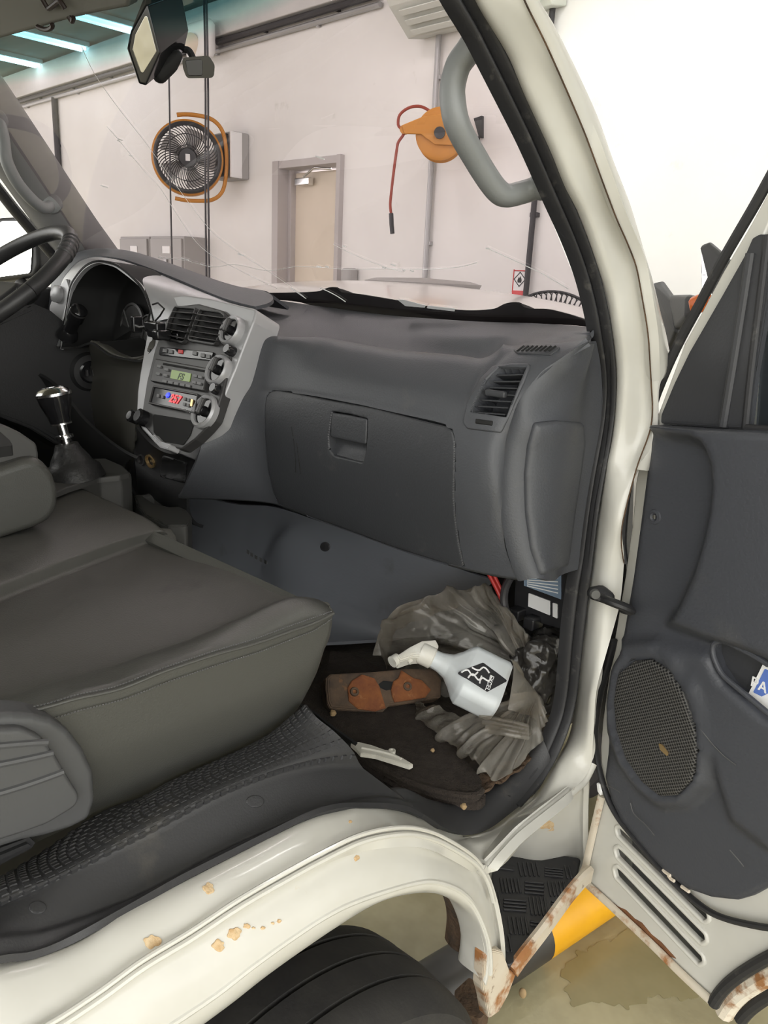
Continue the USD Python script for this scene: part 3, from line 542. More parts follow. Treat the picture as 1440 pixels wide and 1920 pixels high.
groups = [((905, 345), (965, 360), 4, 'h'), ((985, 335), (1085, 390), 5, 'v'), ((1110, 350), (1185, 395), 4, 'h'), ((1195, 350), (1230, 400), 2, 'v'), ((905, 405), (1000, 465), 6, 'v'), ((1020, 410), (1100, 475), 4, 'h'), ((1120, 420), (1205, 480), 5, 'v'), ((925, 490), (1020, 550), 4, 'h'), ((1035, 490), (1120, 565), 5, 'v'), ((1140, 500), (1175, 540), 3, 'h'), ((940, 580), (1035, 650), 5, 'v'), ((1045, 590), (1090, 620), 2, 'h'), ((925, 660), (960, 730), 2, 'v'), ((890, 470), (910, 545), 2, 'v')]
for (u0, v0), (u1, v1), n, kind in groups:
    for k in range(n):
        s = (k + .5) / n
        if kind == 'v': a_, b_ = (u0 + (u1 - u0) * s - 6, v0), (u0 + (u1 - u0) * s + 6, v1)
        else: a_, b_ = (u0, v0 + (v1 - v0) * s), (u1, v0 + (v1 - v0) * s + 8)
        qa, qb = SP.loc([dmap(*a_), dmap(*b_)]); add(st, 'raised_bar', SP.w(slab(LineString([qa, qb]).buffer(.0017, quad_segs=3), -.001, .0028, .0012)), 'step_black')
# walls of the step well
wk = [(898, 1622), (906, 1630), (935, 1600), (952, 1582), (970, 1563), (1004, 1535), (1020, 1522), (1036, 1510), (1085, 1470), (1109, 1430), (1113, 1370)]
wt = XS(.009, wk); 
wb = Z(ZS, [(915, 1700), (920, 1650), (928, 1606), (945, 1600), (970, 1604), (1010, 1611), (1035, 1608), (1060, 1603), (1092, 1608), (1096, 1625), (1098, 1640)]); wm = (wt + wb) / 2 + np.array([-.02, .012, .02])
add(cab, 'step_wall', sheet(loft([wt, wm, wb + [0, 0, -.01]], 60, 14, idx=True), .008), 'truck_paint')
add(cab, 'step_rim', tube(spl(XS(.006, [(900, 1622), (908, 1628), (937, 1598), (972, 1561), (1006, 1533), (1038, 1508), (1087, 1468), (1109, 1430)]), 60), .0085, 12), 'truck_paint')
sl = XS(.02, [(1104, 1642), (1089, 1655), (1060, 1690), (1020, 1745), (975, 1803), (962, 1822)])
add(cab, 'step_lip', sweep(spl(sl, 60), [(.014, -.006), (.017, 0), (.014, .006), (-.008, .006), (-.008, -.006)], up=(0, 0, 1)), 'rusty_paint', label='white step edge with rust')
tip = XS(.016, [(938, 1780), (950, 1814), (962, 1822), (948, 1860), (930, 1893), (912, 1906), (906, 1870), (900, 1848), (903, 1810), (904, 1785), (920, 1775)])
tp = Plane(tip[0], (0, 1, 0), (0, 0, 1), (1, 0, 0))
add(cab, 'arch_foot', tp.w(slab(rnd(np.c_[(tip - tip[0]) @ tp.u, (tip - tip[0]) @ tp.v], .004), -.012, .006, .004)), 'rusty_paint', label='rusted lower tip of the wheel arch')
md = SP.slab([(852, 1858), (880, 1832), (905, 1850), (918, 1890), (900, 1910), (862, 1898)], -.20, -.17, r=.005, h=-.17)
add(cab, 'mud_clod', md, 'mud', label='caked brown mud behind the arch tip')
# rust chips on the sill, flakes of paint missing
Sj = Surf(Gj); Ga = loft([a2, a2b, mid, a3, a4], 160, 34, idx=True); Sa = Surf(Ga)
for sf, (u, v), r in ((Sj, (571, 572), 15), (Sj, (782, 373), 11), (Sa, (878, 541), 13), (Sa, (818, 586), 12), (Sa, (925, 513), 6), (Sa, (985, 520), 4), (Sa, (1022, 502), 3), (Sa, (950, 520), 3), (Sj, (1338, 257), 5), (Sj, (1313, 122), 3), (Sa, (1046, 494), 4)):
    a = np.arange(40) / 40 * 2 * math.pi; ph_ = rng.uniform(0, 6.28, 6); rr = r * (1 + sum(.10 / (1 + .25 * k) * np.sin((k + 2) * a + ph_[k]) for k in range(6)))
    add(cab, 'rust_spot', sf.panel([(u / 2 + rr[k] * math.cos(t_), 1480 + v / 2 + rr[k] * math.sin(t_) * .85) for k, t_ in enumerate(a)], .0012, bev=.0006, step=2, base=-.001), 'rust_pale', label='blistered rust spot')
# drain stain behind the step
add(cab, 'jamb_stain', Surf(loft([wt, wm, wb], 60, 14, idx=True)).panel(K(560, 1480, 2.4, [(1085, 160), (1120, 135), (1148, 150), (1150, 190), (1138, 240), (1140, 300), (1120, 300), (1110, 240), (1090, 210)]), .0008, bev=.0004, step=5, r=1.5), 'rust_pale', label='brown stain')
# rubber seals round the opening
J0 = [(798, -60), (823, 0), (877, 90), (913, 160), (960, 252), (993, 323), (1017, 377), (1043, 433), (1070, 500), (1087, 557), (1100, 620), (1112, 690), (1114, 740), (1108, 800), (1090, 900), (1081, 962), (1071, 1040), (1060, 1100), (1050, 1181), (1044, 1259), (1036, 1322), (1018, 1372), (1000, 1408), (968, 1448), (935, 1475)]
S1s = S1[:25]
j0, s1 = XS(-.06, J0), XS(-.035, S1s); n = 120; A0, A1 = spl(j0, n), spl(s1, n)
A1 = np.array([A1[np.argmin(((A1 - a) ** 2).sum(1))] for a in A0]); A1 = np.array([np.convolve(np.pad(A1[:, k], 6, mode='edge'), np.ones(13) / 13, 'valid') for k in range(3)]).T
prof = lambda f0, f1, h: [A0 + (A1 - A0) * s + np.array([1., -.35, 0]) * h * math.sin(math.pi * u) ** .6 for u in np.linspace(0, 1, 9) for s in (f0 + (f1 - f0) * u,)]
sg = thing('door_seal', 'black rubber weatherstrip running round the open door frame', 'seal', (.75, .9, 1.3))
add(sg, 'inner_lip', sheet(np.array(prof(0, .52, .012)), .006), 'rubber'); add(sg, 'outer_lip', sheet(np.array(prof(.53, 1.02, .010)), .006), 'rubber')
# sill cover with its textured tread
B0 = [(-80, 1700), (0, 1648), (90, 1590), (178, 1529), (276, 1489), (333, 1458), (444, 1409), (511, 1373), (551, 1340), (575, 1322)]
B1 = [(-80, 1720), (0, 1664), (89, 1631), (150, 1600), (222, 1560), (333, 1502), (444, 1449), (533, 1409), (590, 1380), (615, 1362)]
B2 = [(-80, 1745), (0, 1700), (100, 1655), (170, 1621), (267, 1573), (400, 1502), (511, 1458), (578, 1442), (640, 1437), (680, 1440)]
B3 = [(-80, 1775), (0, 1750), (75, 1740), (200, 1700), (300, 1655), (400, 1600), (500, 1555), (600, 1515), (690, 1492), (760, 1500)]
B4 = [p for p in S1[::-1]][1:9]; B4 = [(-90, 1812), (0, 1792), (75, 1780), (225, 1705), (350, 1635), (450, 1585), (550, 1535), (650, 1505), (747, 1508), (793, 1526)]
b0, b1, b2, b3, b4 = X(.645, B0), X(.70, B1), X(.715, B2), X(.745, B3), XS(-.033, B4)
b0, b1, b2, b3, b4 = (back(c, .4, 0) for c in (b0, b1, b2, b3, b4))
bi = b3 * .45 + b4 * .55 + [.004, -.003, 0]
Gs = loft([b0, b1, (b1 + b2) / 2 + [.008, 0, .004], b2, b3 * .5 + b2 * .5, b3, b3 * .8 + b4 * .2 + [.004, 0, .002], bi, b4], 120, 40, idx=True)
sc_ = thing('sill_cover', 'black plastic sill cover with a studded tread beside the seat', 'sill cover', (.7, .3, .86))
add(sc_, 'cover', sheet(Gs, .006), 'trim_black')
Ss = Surf(Gs); Gt = loft([b0, b1, (b1 + b2) / 2 + [.008, 0, .004], b2], 400, 60, idx=True); Nt = gnormals(Gt); studs = []
arc = np.r_[0, np.cumsum(np.linalg.norm(np.diff(Gt[30], axis=0), axis=1))]; acr = np.r_[0, np.cumsum(np.linalg.norm(np.diff(Gt[:, 200], axis=0), axis=1))]
pitch_u, pitch_v = .0088, acr[-1] / 12
for r_ in range(12):
    for k in range(int(arc[-1] / pitch_u)):
        i = np.searchsorted(arc, (k + .5 + .5 * (r_ % 2) * 0) * pitch_u); j = np.searchsorted(acr, (r_ + .5) * pitch_v)
        if i >= 399 or j >= 59: continue
        o = Gt[j, i]; u_ = Gt[j, i + 1] - Gt[j, i]; u_ /= np.linalg.norm(u_); n_ = Nt[j, i]; v_ = np.cross(n_, u_)
        w, h = pitch_u * .40, pitch_v * .38; V = [o + u_ * a * w * s + v_ * b * h * s + n_ * z for z, s in ((-.001, 1), (.0011, .74)) for a, b in ((-1, -1), (1, -1), (1, 1), (-1, 1))]
        studs.append(trimesh.Trimesh(V, [(4, 5, 6), (4, 6, 7), (0, 1, 5), (0, 5, 4), (1, 2, 6), (1, 6, 5), (2, 3, 7), (2, 7, 6), (3, 0, 4), (3, 4, 7)], process=False))
add(sc_, 'tread_studs', cat(studs), 'trim_black', smooth=False, kind='stuff')
for q in ((478, 1503), (70, 1702)): add(sc_, 'plug', Ss.panel([(q[0] + 17 * math.cos(a), q[1] + 12 * math.sin(a)) for a in np.arange(24) / 24 * 6.283], .0012, bev=.001, step=5), 'trim_black')
# corner of the sill cover that runs into the footwell
c0 = np.vstack([XS(-.033, [(760, 1512), (793, 1526), (831, 1551), (852, 1561), (872, 1566), (902, 1561), (935, 1542), (977, 1509), (1006, 1484), (1035, 1432)])])
c1 = XS(-.055, [(760, 1500), (785, 1505), (812, 1517), (835, 1524), (862, 1526), (893, 1515), (922, 1494), (950, 1467), (985, 1432), (1016, 1382)])
c2 = XS(-.075, [(735, 1478), (765, 1480), (800, 1497), (835, 1506), (862, 1504), (890, 1490), (915, 1472), (945, 1452), (978, 1420), (1008, 1370)])
add(sc_, 'front_corner', sheet(loft([c0, (c0 + c1) / 2 + [.006, -.004, 0], c1, c2, c2 + [-.02, .0, -.03]], 60, 20, idx=True), .006), 'trim_black')
# front wheel
wc = np.array([.752, .42, .300]); wl = thing('front_wheel', 'black tyre of the truck front wheel under the white arch', 'wheel', wc)
add(wl, 'tyre', lathe([(.18, -.09), (.21, -.097), (.255, -.097), (.28, -.088), (.294, -.068), (.297, -.045), (.289, -.044), (.289, -.040), (.297, -.039), (.2995, -.003), (.291, -.002), (.291, .002), (.2995, .003), (.297, .039), (.289, .040), (.289, .044), (.297, .045), (.294, .068), (.28, .088), (.255, .097), (.21, .097), (.18, .09)], wc, (1, 0, 0), 96), 'tyre')
add(wl, 'rim', lathe([(.0, -.03), (.08, -.03), (.10, .0), (.16, .02), (.18, .06), (.185, .088), (.178, .09), (.17, .05), (.14, -.0), (0, .0)], wc, (1, 0, 0), 48), 'liner')
# ================================================================ dashboard
mk('dash_grey', (.062, .065, .073), .5, bump=(380, .0008, .45), spots=[(9, (.095, .092, .09), .62, .82)])
mk('dash_lid', (.042, .044, .049), .5, bump=(380, .0008, .45), spots=[(16, (.085, .083, .082), .66, .8)])
mk('dash_dark', (.020, .020, .021), .5, bump=(350, .0006, .3))
mk('dash_olive', (.075, .072, .062), .5, bump=(350, .0006, .3))
mk('gap_black', (.006, .006, .006), .8)
mk('silver', (.40, .40, .41), .36, .25)
mk('bezel_grey', (.042, .041, .041), .42)
mk('gloss_black', (.012, .012, .013), .12)
mk('button_grey', (.10, .10, .10), .4)
mk('lcd_green', (.09, .14, .03), .3, emit=((.30, .45, .08), .22))
mk('lcd_ink', (.02, .04, .01), .4)
mk('led_red', (.5, .02, .02), .4, emit=((1.0, .03, .04), 1.6)); mk('led_blue', (.02, .02, .5), .4, emit=((.03, .05, 1.0), 1.6))
mk('gold', (.6, .42, .2), .3, .8)
mk('kick_grey', (.18, .19, .215), .42, bump=(250, .0008, .35), spots=[(10, (.12, .12, .125), .62, .82)])
def rows(pts, ys): return np.vstack([Y(y, [p]) for p, y in zip(pts, ys)])
C_a = WS(.012, [(478, 555), (528, 564), (620, 577), (720, 590), (820, 598), (900, 603), (1000, 606), (1107, 613)])
C_b = WS(.075, [(474, 576), (540, 590), (640, 602), (740, 616), (830, 626), (905, 628), (1000, 622), (1106, 622)])
C_c = rows([(466, 612), (540, 632), (640, 650), (735, 664), (825, 675), (893, 680), (985, 640), (1105, 629)], [.83, .90, .955, .955, .955, .94, .90, .90])
C_r = rows([(468, 630), (538, 643), (638, 656), (735, 672), (822, 682), (885, 688), (978, 653), (1104, 638)], [.81, .81, .82, .82, .82, .82, .845, .865])
C_m = rows([(450, 680), (516, 690), (610, 706), (705, 722), (800, 738), (862, 748), (930, 712), (1058, 669)], [.79, .79, .785, .785, .785, .785, .80, .83])
C_m2 = rows([(425, 730), (508, 722), (604, 732), (700, 748), (798, 768), (856, 776), (925, 762), (982, 742)], [.77, .78, .776, .776, .776, .776, .785, .80])
C_g1 = rows([(405, 772), (503, 738), (602, 748), (700, 768), (798, 790), (852, 803), (915, 815), (951, 827)], [.74, .772, .77, .77, .77, .77, .775, .79])
C_gm = rows([(375, 845), (500, 830), (600, 850), (700, 872), (800, 898), (858, 915), (915, 925), (944, 920)], [.70, .77, .765, .765, .765, .765, .77, .785])
C_gl = rows([(350, 905), (508, 905), (605, 930), (700, 958), (795, 985), (862, 1000), (915, 1010), (945, 1010)], [.70, .785, .782, .782, .782, .782, .785, .79])
C_g3 = rows([(335, 935), (522, 948), (612, 982), (700, 1014), (790, 1046), (868, 1068), (922, 1080), (972, 1088)], [.72, .80, .80, .80, .80, .80, .80, .80])
C_u = C_g3 + np.array([0, .09, .0])
Gd = loft([C_a, C_b, C_c, C_r, C_m, C_m2, C_g1, C_gm, C_gl, C_g3], 190, 150, idx=True)
S0 = Surf(Gd); Nd = gnormals(Gd)
lid = [(500, 745), (507, 735), (520, 731), (538, 734), (613, 749), (702, 765), (791, 788), (836, 799), (849, 808), (854, 827), (853, 880), (852, 930), (854, 962), (860, 1012), (871, 1064), (818, 1051), (735, 1025), (652, 994), (585, 970), (543, 953), (522, 945), (513, 925), (502, 880), (497, 813), (497, 764)]
vent = [(936, 690), (987, 691), (969, 733), (949, 782), (884, 773), (898, 742), (913, 713)]
def dent(G, N, P, poly, depth):
    w = shapely.contains_xy(poly, P[:, 0], P[:, 1]).reshape(G.shape[:2]); return G - N * (w * depth)[..., None]
Gd2 = dent(Gd, Nd, S0.P, Polygon(lid).buffer(-1), .016); Gd2 = dent(Gd2, Nd, S0.P, Polygon(vent).buffer(-2), .035)
dash = thing('dashboard', 'dark grey truck dashboard with glove box, tray and silver centre surround', 'dashboard', (.3, .8, 1.1))
add(dash, 'main_shell', sheet(np.vstack([Gd2, (C_u[None] * 0 + spl(C_u, 190, np.mean([np.r_[0, np.cumsum(np.linalg.norm(np.diff(c, axis=0), axis=1))] for c in [C_a, C_b, C_c, C_r, C_m, C_m2, C_g1, C_gm, C_gl, C_g3]], 0)))[:1].reshape(1, 190, 3) if False else spl(C_u, 190)[None]]), .008), 'dash_grey', smooth=45)
hl = [(623, 770), (655, 775), (690, 784), (690, 812), (688, 838), (682, 868), (655, 862), (627, 855), (617, 842), (616, 818), (620, 790)]
ld = add(dash, 'glove_box_lid', S0.panel(lid, .0015, r=4, bev=.0025, step=9, base=-.014, holes=[Polygon(hl).buffer(-3, join_style=1).buffer(2)]), 'dash_lid', label='dark grey glove box lid')
def scoop(px, py): return -.013 + .011 * np.clip((py - 835 - (px - 650) * .17) / 26, 0, 1) ** 2
add(ld, 'latch_recess', S0.panel(hl, 0, r=3, bev=.0005, step=4, base=-.016, fun=scoop), 'dash_lid')
add(ld, 'latch_handle', S0.panel([(623, 773), (655, 778), (689, 785), (688, 812), (687, 834), (654, 827), (620, 819), (621, 795)], .0015, r=3, bev=.0022, step=5, base=-.012), 'dash_lid', label='flat latch handle')
for P in ([(552, 822), (555, 850), (556, 885)], [(558, 830), (562, 862), (565, 888)], [(548, 800), (551, 818)]): add(ld, 'scratch', S0.line(P, .0006, .0016, 12, 5), 'gap_black')
# right-hand vent
vf = add(dash, 'side_vent', S0.panel([(924, 688), (960, 683), (997, 683), (985, 715), (969, 750), (951, 790), (940, 812), (905, 808), (876, 804), (869, 792), (876, 758), (902, 711)], .003, r=5, bev=.002, step=6, base=-.002, holes=[Polygon(vent)]), 'dash_grey', label='air vent frame')
def vslats(sub, sf_hit, left, right, n, depth, w, mat='dash_dark', skip=0):
    """slats between two traced side lines of a vent opening"""
    for k in range(n):
        s = (k + .5) / n
        pl = [(left[0][0] + (left[1][0] - left[0][0]) * s, left[0][1] + (left[1][1] - left[0][1]) * s), (right[0][0] + (right[1][0] - right[0][0]) * s, right[0][1] + (right[1][1] - right[0][1]) * s)]
        p, nn = sf_hit(pl); o = p - nn * depth; a = o[1] - o[0]; L = np.linalg.norm(a); a /= L; up = np.array([0, 0, 1.]); b = np.cross(nn[0], a); b /= np.linalg.norm(b)
        tv = nn[0] * .93 + b * (.36 if b[2] < 0 else -.36); add(sub, 'slat', box(o.mean(0), (L, w, .0022), a, tv / np.linalg.norm(tv), np.cross(a, tv / np.linalg.norm(tv)), r=.001, seg=6), mat)
vslats(vf, S0.hit, ((934, 692), (884, 774)), ((986, 692), (948, 783)), 7, .010, .016, 'dash_lid')
add(vf, 'vent_tab', box((lambda q: q[0][0] - q[1][0] * .0)(S0.hit([(930, 738)])), (.03, .008, .008), r=.002), 'dash_lid'); add(vf, 'thumb_wheel', S0.panel([(894, 786), (926, 790), (925, 799), (893, 795)], .005, r=1, bev=.002, step=4), 'gap_black')
# defroster slot on the shoulder
df = add(dash, 'defroster_vent', S0.panel([(962, 657), (990, 648), (1054, 652), (1033, 667), (970, 664)], .002, r=2, bev=.001, step=5), 'dash_lid')
for k in range(8): a = 971 + k * 8.5; add(df, 'slat', S0.line([(a, 661), (a + 12, 652)], .0016, .002, 4, 6), 'gap_black')
# end cap towards the door
R_ = [(1104, 640), (1058, 669), (1013, 702), (982, 742), (964, 778), (951, 827), (944, 880), (942, 950), (950, 1020), (973, 1088)]
Ry = [.85, .83, .815, .80, .795, .79, .787, .786, .79, .80]
cR = rows(R_, Ry); cE = X(.752, [(1110, 640), (1110, 690), (1109, 730), (1106, 770), (1102, 800), (1096, 840), (1088, 890), (1078, 960), (1070, 1020), (1058, 1076)])
cM = rows([(1106, 645), (1072, 690), (1035, 722), (1008, 765), (996, 800), (984, 845), (978, 900), (979, 965), (988, 1030), (1006, 1084)], [.86, .84, .825, .81, .80, .797, .795, .795, .798, .805])
Ge = loft([cR + [-.004, .004, 0], cR + [.002, -.003, 0], cM, cM * .5 + cE * .5 + [.012, -.012, 0], cE, cE + [.006, .06, 0], cE + [.004, .14, 0]], 80, 46, idx=True); Se = Surf(Ge)
ec = add(dash, 'end_cap', sheet(Ge, .006), 'dash_grey')
add(ec, 'side_cover', Se.panel([(1000, 792), (1040, 788), (1090, 792), (1094, 830), (1086, 890), (1074, 970), (1062, 1060), (1012, 1080), (994, 1030), (984, 960), (982, 890), (988, 835)], .007, r=7, bev=.006, step=8), 'dash_grey')
# lower kick panel in the footwell
k0 = rows([(345, 925), (440, 945), (520, 952), (600, 978), (700, 1012), (800, 1046), (900, 1080), (925, 1090)], [.92, .95, .97, .98, 1.0, 1.03, 1.06, 1.07])
k1 = rows([(345, 985), (430, 1000), (500, 1010), (540, 1010), (640, 1060), (760, 1090), (860, 1110), (905, 1115)], [.92, .95, .965, .955, .98, 1.01, 1.05, 1.07])
k2 = rows([(370, 1060), (420, 1075), (480, 1085), (530, 1095), (600, 1120), (700, 1145), (800, 1150), (890, 1150)], [.92, .94, .95, .945, .96, .99, 1.03, 1.06])
k3 = Z(.705, [(380, 1180), (420, 1190), (470, 1200), (520, 1205), (600, 1205), (690, 1200), (780, 1195), (870, 1185)])
Gk = loft([k0, k1, k2, k3], 90, 50, idx=True); Sk = Surf(Gk)
kp = add(dash, 'kick_panel', sheet(Gk, .006), 'kick_grey', label='blue-grey lower panel of the footwell')
add(kp, 'screw', Sk.panel([(610 + 9 * math.cos(a), 1025 + 9 * math.sin(a)) for a in np.arange(20) / 20 * 6.283], .003, bev=.002, step=4), 'trim_black')
for q in ((470, 1040), (478, 1045), (487, 1050), (496, 1054), (463, 1035)): add(kp, 'tiny_slot', Sk.panel([(q[0], q[1] - 5), (q[0] + 5, q[1] - 2), (q[0] + 5, q[1] + 5), (q[0], q[1] + 2)], .0015, bev=.0008, step=3), 'button_grey')
# ---- centre stack
A0_, B0_ = Y(.795, [(335, 572)])[0], Y(.70, [(262, 775)])[0]
PS = Plane(B0_, (1, 0, 0), (A0_ - B0_) * [0, 1, 1])
sil = [(283, 575), (300, 560), (345, 552), (400, 560), (450, 572), (482, 580), (475, 603), (458, 646), (439, 696), (419, 744), (399, 788), (386, 804), (366, 824), (325, 845), (290, 832), (264, 803), (255, 776), (257, 735), (262, 700), (270, 655), (278, 610)]
cs = add(dash, 'centre_surround', PS.slab(sil, -.05, .004, r=.01, bev=.004), 'silver', label='silver surround of the centre controls')
dk = [(326, 574), (372, 569), (422, 583), (433, 594), (437, 620), (430, 680), (416, 738), (400, 786), (385, 804), (365, 824), (340, 842), (300, 834), (271, 800), (266, 772), (275, 715), (290, 655), (306, 612)]
add(cs, 'control_panel', PS.slab(dk, -.01, .009, r=.008, bev=.003), 'bezel_grey', label='dark control panel')
vl, vr = [(331, 578), (368, 581), (358, 612), (347, 642), (313, 633), (320, 604)], [(378, 583), (415, 588), (423, 595), (418, 618), (406, 645), (357, 637), (366, 612)]
for q, l, r_ in ((vl, ((330, 580), (313, 633)), ((368, 582), (347, 641))), (vr, ((378, 585), (358, 636)), ((422, 591), (406, 644)))):
    cv = add(dash, 'centre_vent', PS.slab(q, .005, .0105, r=.004, bev=.001), 'gap_black', label='black centre air vent')
    hit = lambda pts, h=.018: (np.array([PS.at(p[0], p[1], h) for p in pts]), np.tile(PS.n, (len(pts), 1)))
    vslats(cv, hit, l, r_, 5, .0, .014, 'bezel_grey')
    q0, q1 = [(a * .5 + b * .5) for a, b in zip(np.array(l[0]), np.array(r_[0]))], [(a * .5 + b * .5) for a, b in zip(np.array(l[1]), np.array(r_[1]))]
    add(cv, 'vent_rim', PS.w(slab(rnd(PS.loc(q, .012), .004).buffer(.0035).difference(rnd(PS.loc(q, .012), .004)), .006, .017, .002)), 'bezel_grey')
swp = add(dash, 'switch_strip', PS.slab([(300, 650), (400, 660), (396, 676), (297, 665)], .008, .0125, r=.002, bev=.001), 'gloss_black')
for x0, y0, m in ((309, 656, 'label_white'), (320, 658, 'label_white'), (338, 658, 'led_red' if 0 else 'label_red'), (365, 661, 'button_grey'), (380, 665, 'button_grey'), (390, 667, 'button_grey')): add(swp, 'switch', PS.slab([(x0 - 4, y0 - 3), (x0 + 4, y0 - 2), (x0 + 3, y0 + 5), (x0 - 5, y0 + 4)], .012, .0145, r=.001, bev=.0008), 'button_grey' if m == 'label_white' else m)
# big round heater knobs on the right of the stack
for (px, py), r_, big in (((430, 618), .026, 1), ((428, 655), .009, 0), ((405, 692), .027, 1), ((402, 728), .009, 0), ((380, 770), .029, 1)):
    o = PS.at(px, py, .015); o = PS.o + PS.u * (o - PS.o).dot(PS.u) + PS.v * (o - PS.o).dot(PS.v)
    if big:
        kn = add(dash, 'heater_dial', lathe([(r_ * .72, 0), (r_, .004), (r_, .014), (r_ * .9, .018), (r_ * .74, .016), (r_ * .72, .004)], o, PS.n, 36), 'silver', label='silver ringed heater dial')
        add(kn, 'dial_cap', lathe([(0, 0), (r_ * .73, 0), (r_ * .73, .012), (r_ * .3, .012), (r_ * .26, .022), (0, .023)], o, PS.n, 30), 'gloss_black'); add(kn, 'pointer', box(o + PS.n * .022 + PS.v * r_ * .2, (r_ * .3, r_ * .9, .008), PS.u, PS.v, PS.n, r=.002), 'bezel_grey')
    else: add(dash, 'small_button', lathe([(0, 0), (r_, 0), (r_, .016), (r_ * .8, .02), (0, .02)], o, PS.n, 24), 'gloss_black')
for px, py, r_ in ((260, 786, .011), (275, 787, .014)): add(dash, 'small_button', lathe([(0, 0), (r_, 0), (r_, .018), (r_ * .7, .021), (0, .021)], PS.at(px, py, .005), PS.n, 24), 'gloss_black')
add(dash, 'open_pocket', PS.slab([(286, 776), (364, 789), (356, 815), (343, 834), (300, 826), (288, 810)], .008, .0105, r=.004), 'gap_black', label='black open storage pocket')
add(dash, 'pocket_lip', PS.slab([(286, 812), (300, 827), (318, 832), (314, 843), (297, 838), (282, 822)], .0, .022, r=.003, bev=.004), 'silver')
# radio
rd = thing('car_radio', 'black car radio with a small green display in the centre stack', 'radio', PS.at(335, 702))
add(rd, 'body', PS.slab([(291, 672), (390, 690), (381, 733), (281, 714)], .006, .016, r=.003, bev=.002), 'bezel_grey'); 
add(rd, 'disc_slot', PS.slab([(306, 680), (384, 694), (383, 698), (305, 684)], .015, .0166, r=.001), 'gap_black')
dsp = add(rd, 'display', PS.slab([(322, 693), (358, 700), (355, 716), (319, 709)], .015, .0172, r=.001), 'lcd_green', label='green display')
add(dsp, 'digits', PS.text('FS', 340, 706, .011, .0172, .0006, True), 'lcd_ink')
for px, py in ((298, 686), (296, 700), (312, 692), (310, 703), (366, 704), (375, 706), (364, 716), (373, 718)): add(rd, 'button', PS.slab([(px - 4, py - 3), (px + 4, py - 1), (px + 3, py + 4), (px - 5, py + 2)], .015, .019, r=.001, bev=.001), 'button_grey')
for k in range(5): px, py = 308 + k * 11, 713 + k * 2.2; add(rd, 'preset_button', PS.slab([(px - 4, py - 2), (px + 5, py), (px + 4, py + 5), (px - 5, py + 3)], .015, .0185, r=.001, bev=.001), 'button_grey')
rd = thing('digital_player', 'slim black unit with red digits and a blue light below the radio', 'stereo', PS.at(327, 748))
add(rd, 'body', PS.slab([(288, 723), (373, 739), (367, 776), (279, 757)], .006, .0155, r=.003, bev=.002), 'gloss_black'); fr = PS.poly([(288, 723), (373, 739), (367, 776), (279, 757)], .003, .016)
add(rd, 'rim', PS.w(slab(fr.difference(fr.buffer(-.003)), .008, .0185, .001)), 'bezel_grey')
add(rd, 'digits', PS.text('257', 329, 748, .014, .0165, .0006, True, width=.031), 'led_red', label='glowing red digits 257'); add(rd, 'blue_light', lathe([(0, 0), (.0052, 0), (.004, .002), (0, .002)], PS.at(315, 741, .016), PS.n, 20), 'led_blue', label='glowing blue light')
for px, py in ((296, 741), (304, 743), (346, 747), (353, 749), (345, 757), (352, 759)): add(rd, 'button', PS.slab([(px - 2.6, py - 3), (px + 2.6, py - 2), (px + 2, py + 4), (px - 3, py + 3)], .015, .018, r=.001, bev=.001), 'button_grey')
add(rd, 'usb_socket', PS.slab([(358, 748), (362, 749), (360, 762), (356, 761)], .015, .018, r=.0005), 'gold'); add(rd, 'lettering', PS.text('USB MP3', 348, 770, .004, .0162, .0004, width=.03), 'label_white')
# under the stack
u0 = rows([(255, 800), (290, 838), (330, 852), (372, 838)], [.70, .70, .70, .70]); u1 = rows([(250, 840), (285, 870), (330, 885), (362, 880)], [.735] * 4); u2 = rows([(255, 885), (290, 910), (320, 925), (350, 930)], [.73] * 4); u3 = rows([(262, 940), (300, 960), (340, 975), (380, 990)], [.80] * 4)
Gu = loft([u0, u1, u2, u3], 30, 30, idx=True); Su = Surf(Gu); lp = add(dash, 'lower_stack_panel', sheet(Gu, .006), 'dash_dark')
for px, py, r_ in ((267, 862, .011), (284, 864, .0135)):
    p, nn = Su.hit([(px, py)]); add(lp, 'power_socket', lathe([(r_ * .7, 0), (r_, 0), (r_, .005), (r_ * .75, .005), (r_ * .7, 0)], p[0], nn[0] + [.2, -.5, 0], 26), 'gold' if r_ > .012 else 'bezel_grey')
add(lp, 'coin_tray', Su.panel([(305, 853), (352, 867), (348, 906), (302, 894)], .004, r=3, bev=.002, step=6, fun=lambda x, y: -.003 if 309 < x < 346 and 860 < y < 895 else 0), 'dash_dark')
# ---- instrument hood
h0 = rows([(112, 650), (116, 620), (121, 594), (130, 544), (144, 517), (167, 496), (194, 492), (222, 502), (250, 525), (269, 550), (280, 578), (287, 604)], [.70, .72, .73, .745, .75, .755, .76, .765, .765, .765, .765, .765])
h1 = rows([(92, 660), (98, 630), (103, 600), (114, 535), (130, 508), (153, 489), (190, 483), (240, 492), (300, 514), (367, 542), (422, 564), (478, 579)], [.76, .77, .78, .80, .81, .82, .83, .84, .85, .85, .845, .83])
h2 = rows([(88, 655), (95, 620), (100, 590), (108, 527), (124, 500), (150, 483), (185, 476), (222, 477), (275, 491), (345, 512), (425, 537), (496, 551)], [.86, .87, .88, .90, .92, .94, .96, .98, .985, .985, .985, .985])
h3 = h2 + [0, .06, -.03]
hm = h0 * .55 + h1 * .45 + np.array([0, -.004, .004])
hood = add(dash, 'instrument_hood', sheet(loft([h0 + [0, .01, -.004], h0, hm, h1], 120, 26, idx=True), .005), 'silver', label='silver instrument hood')
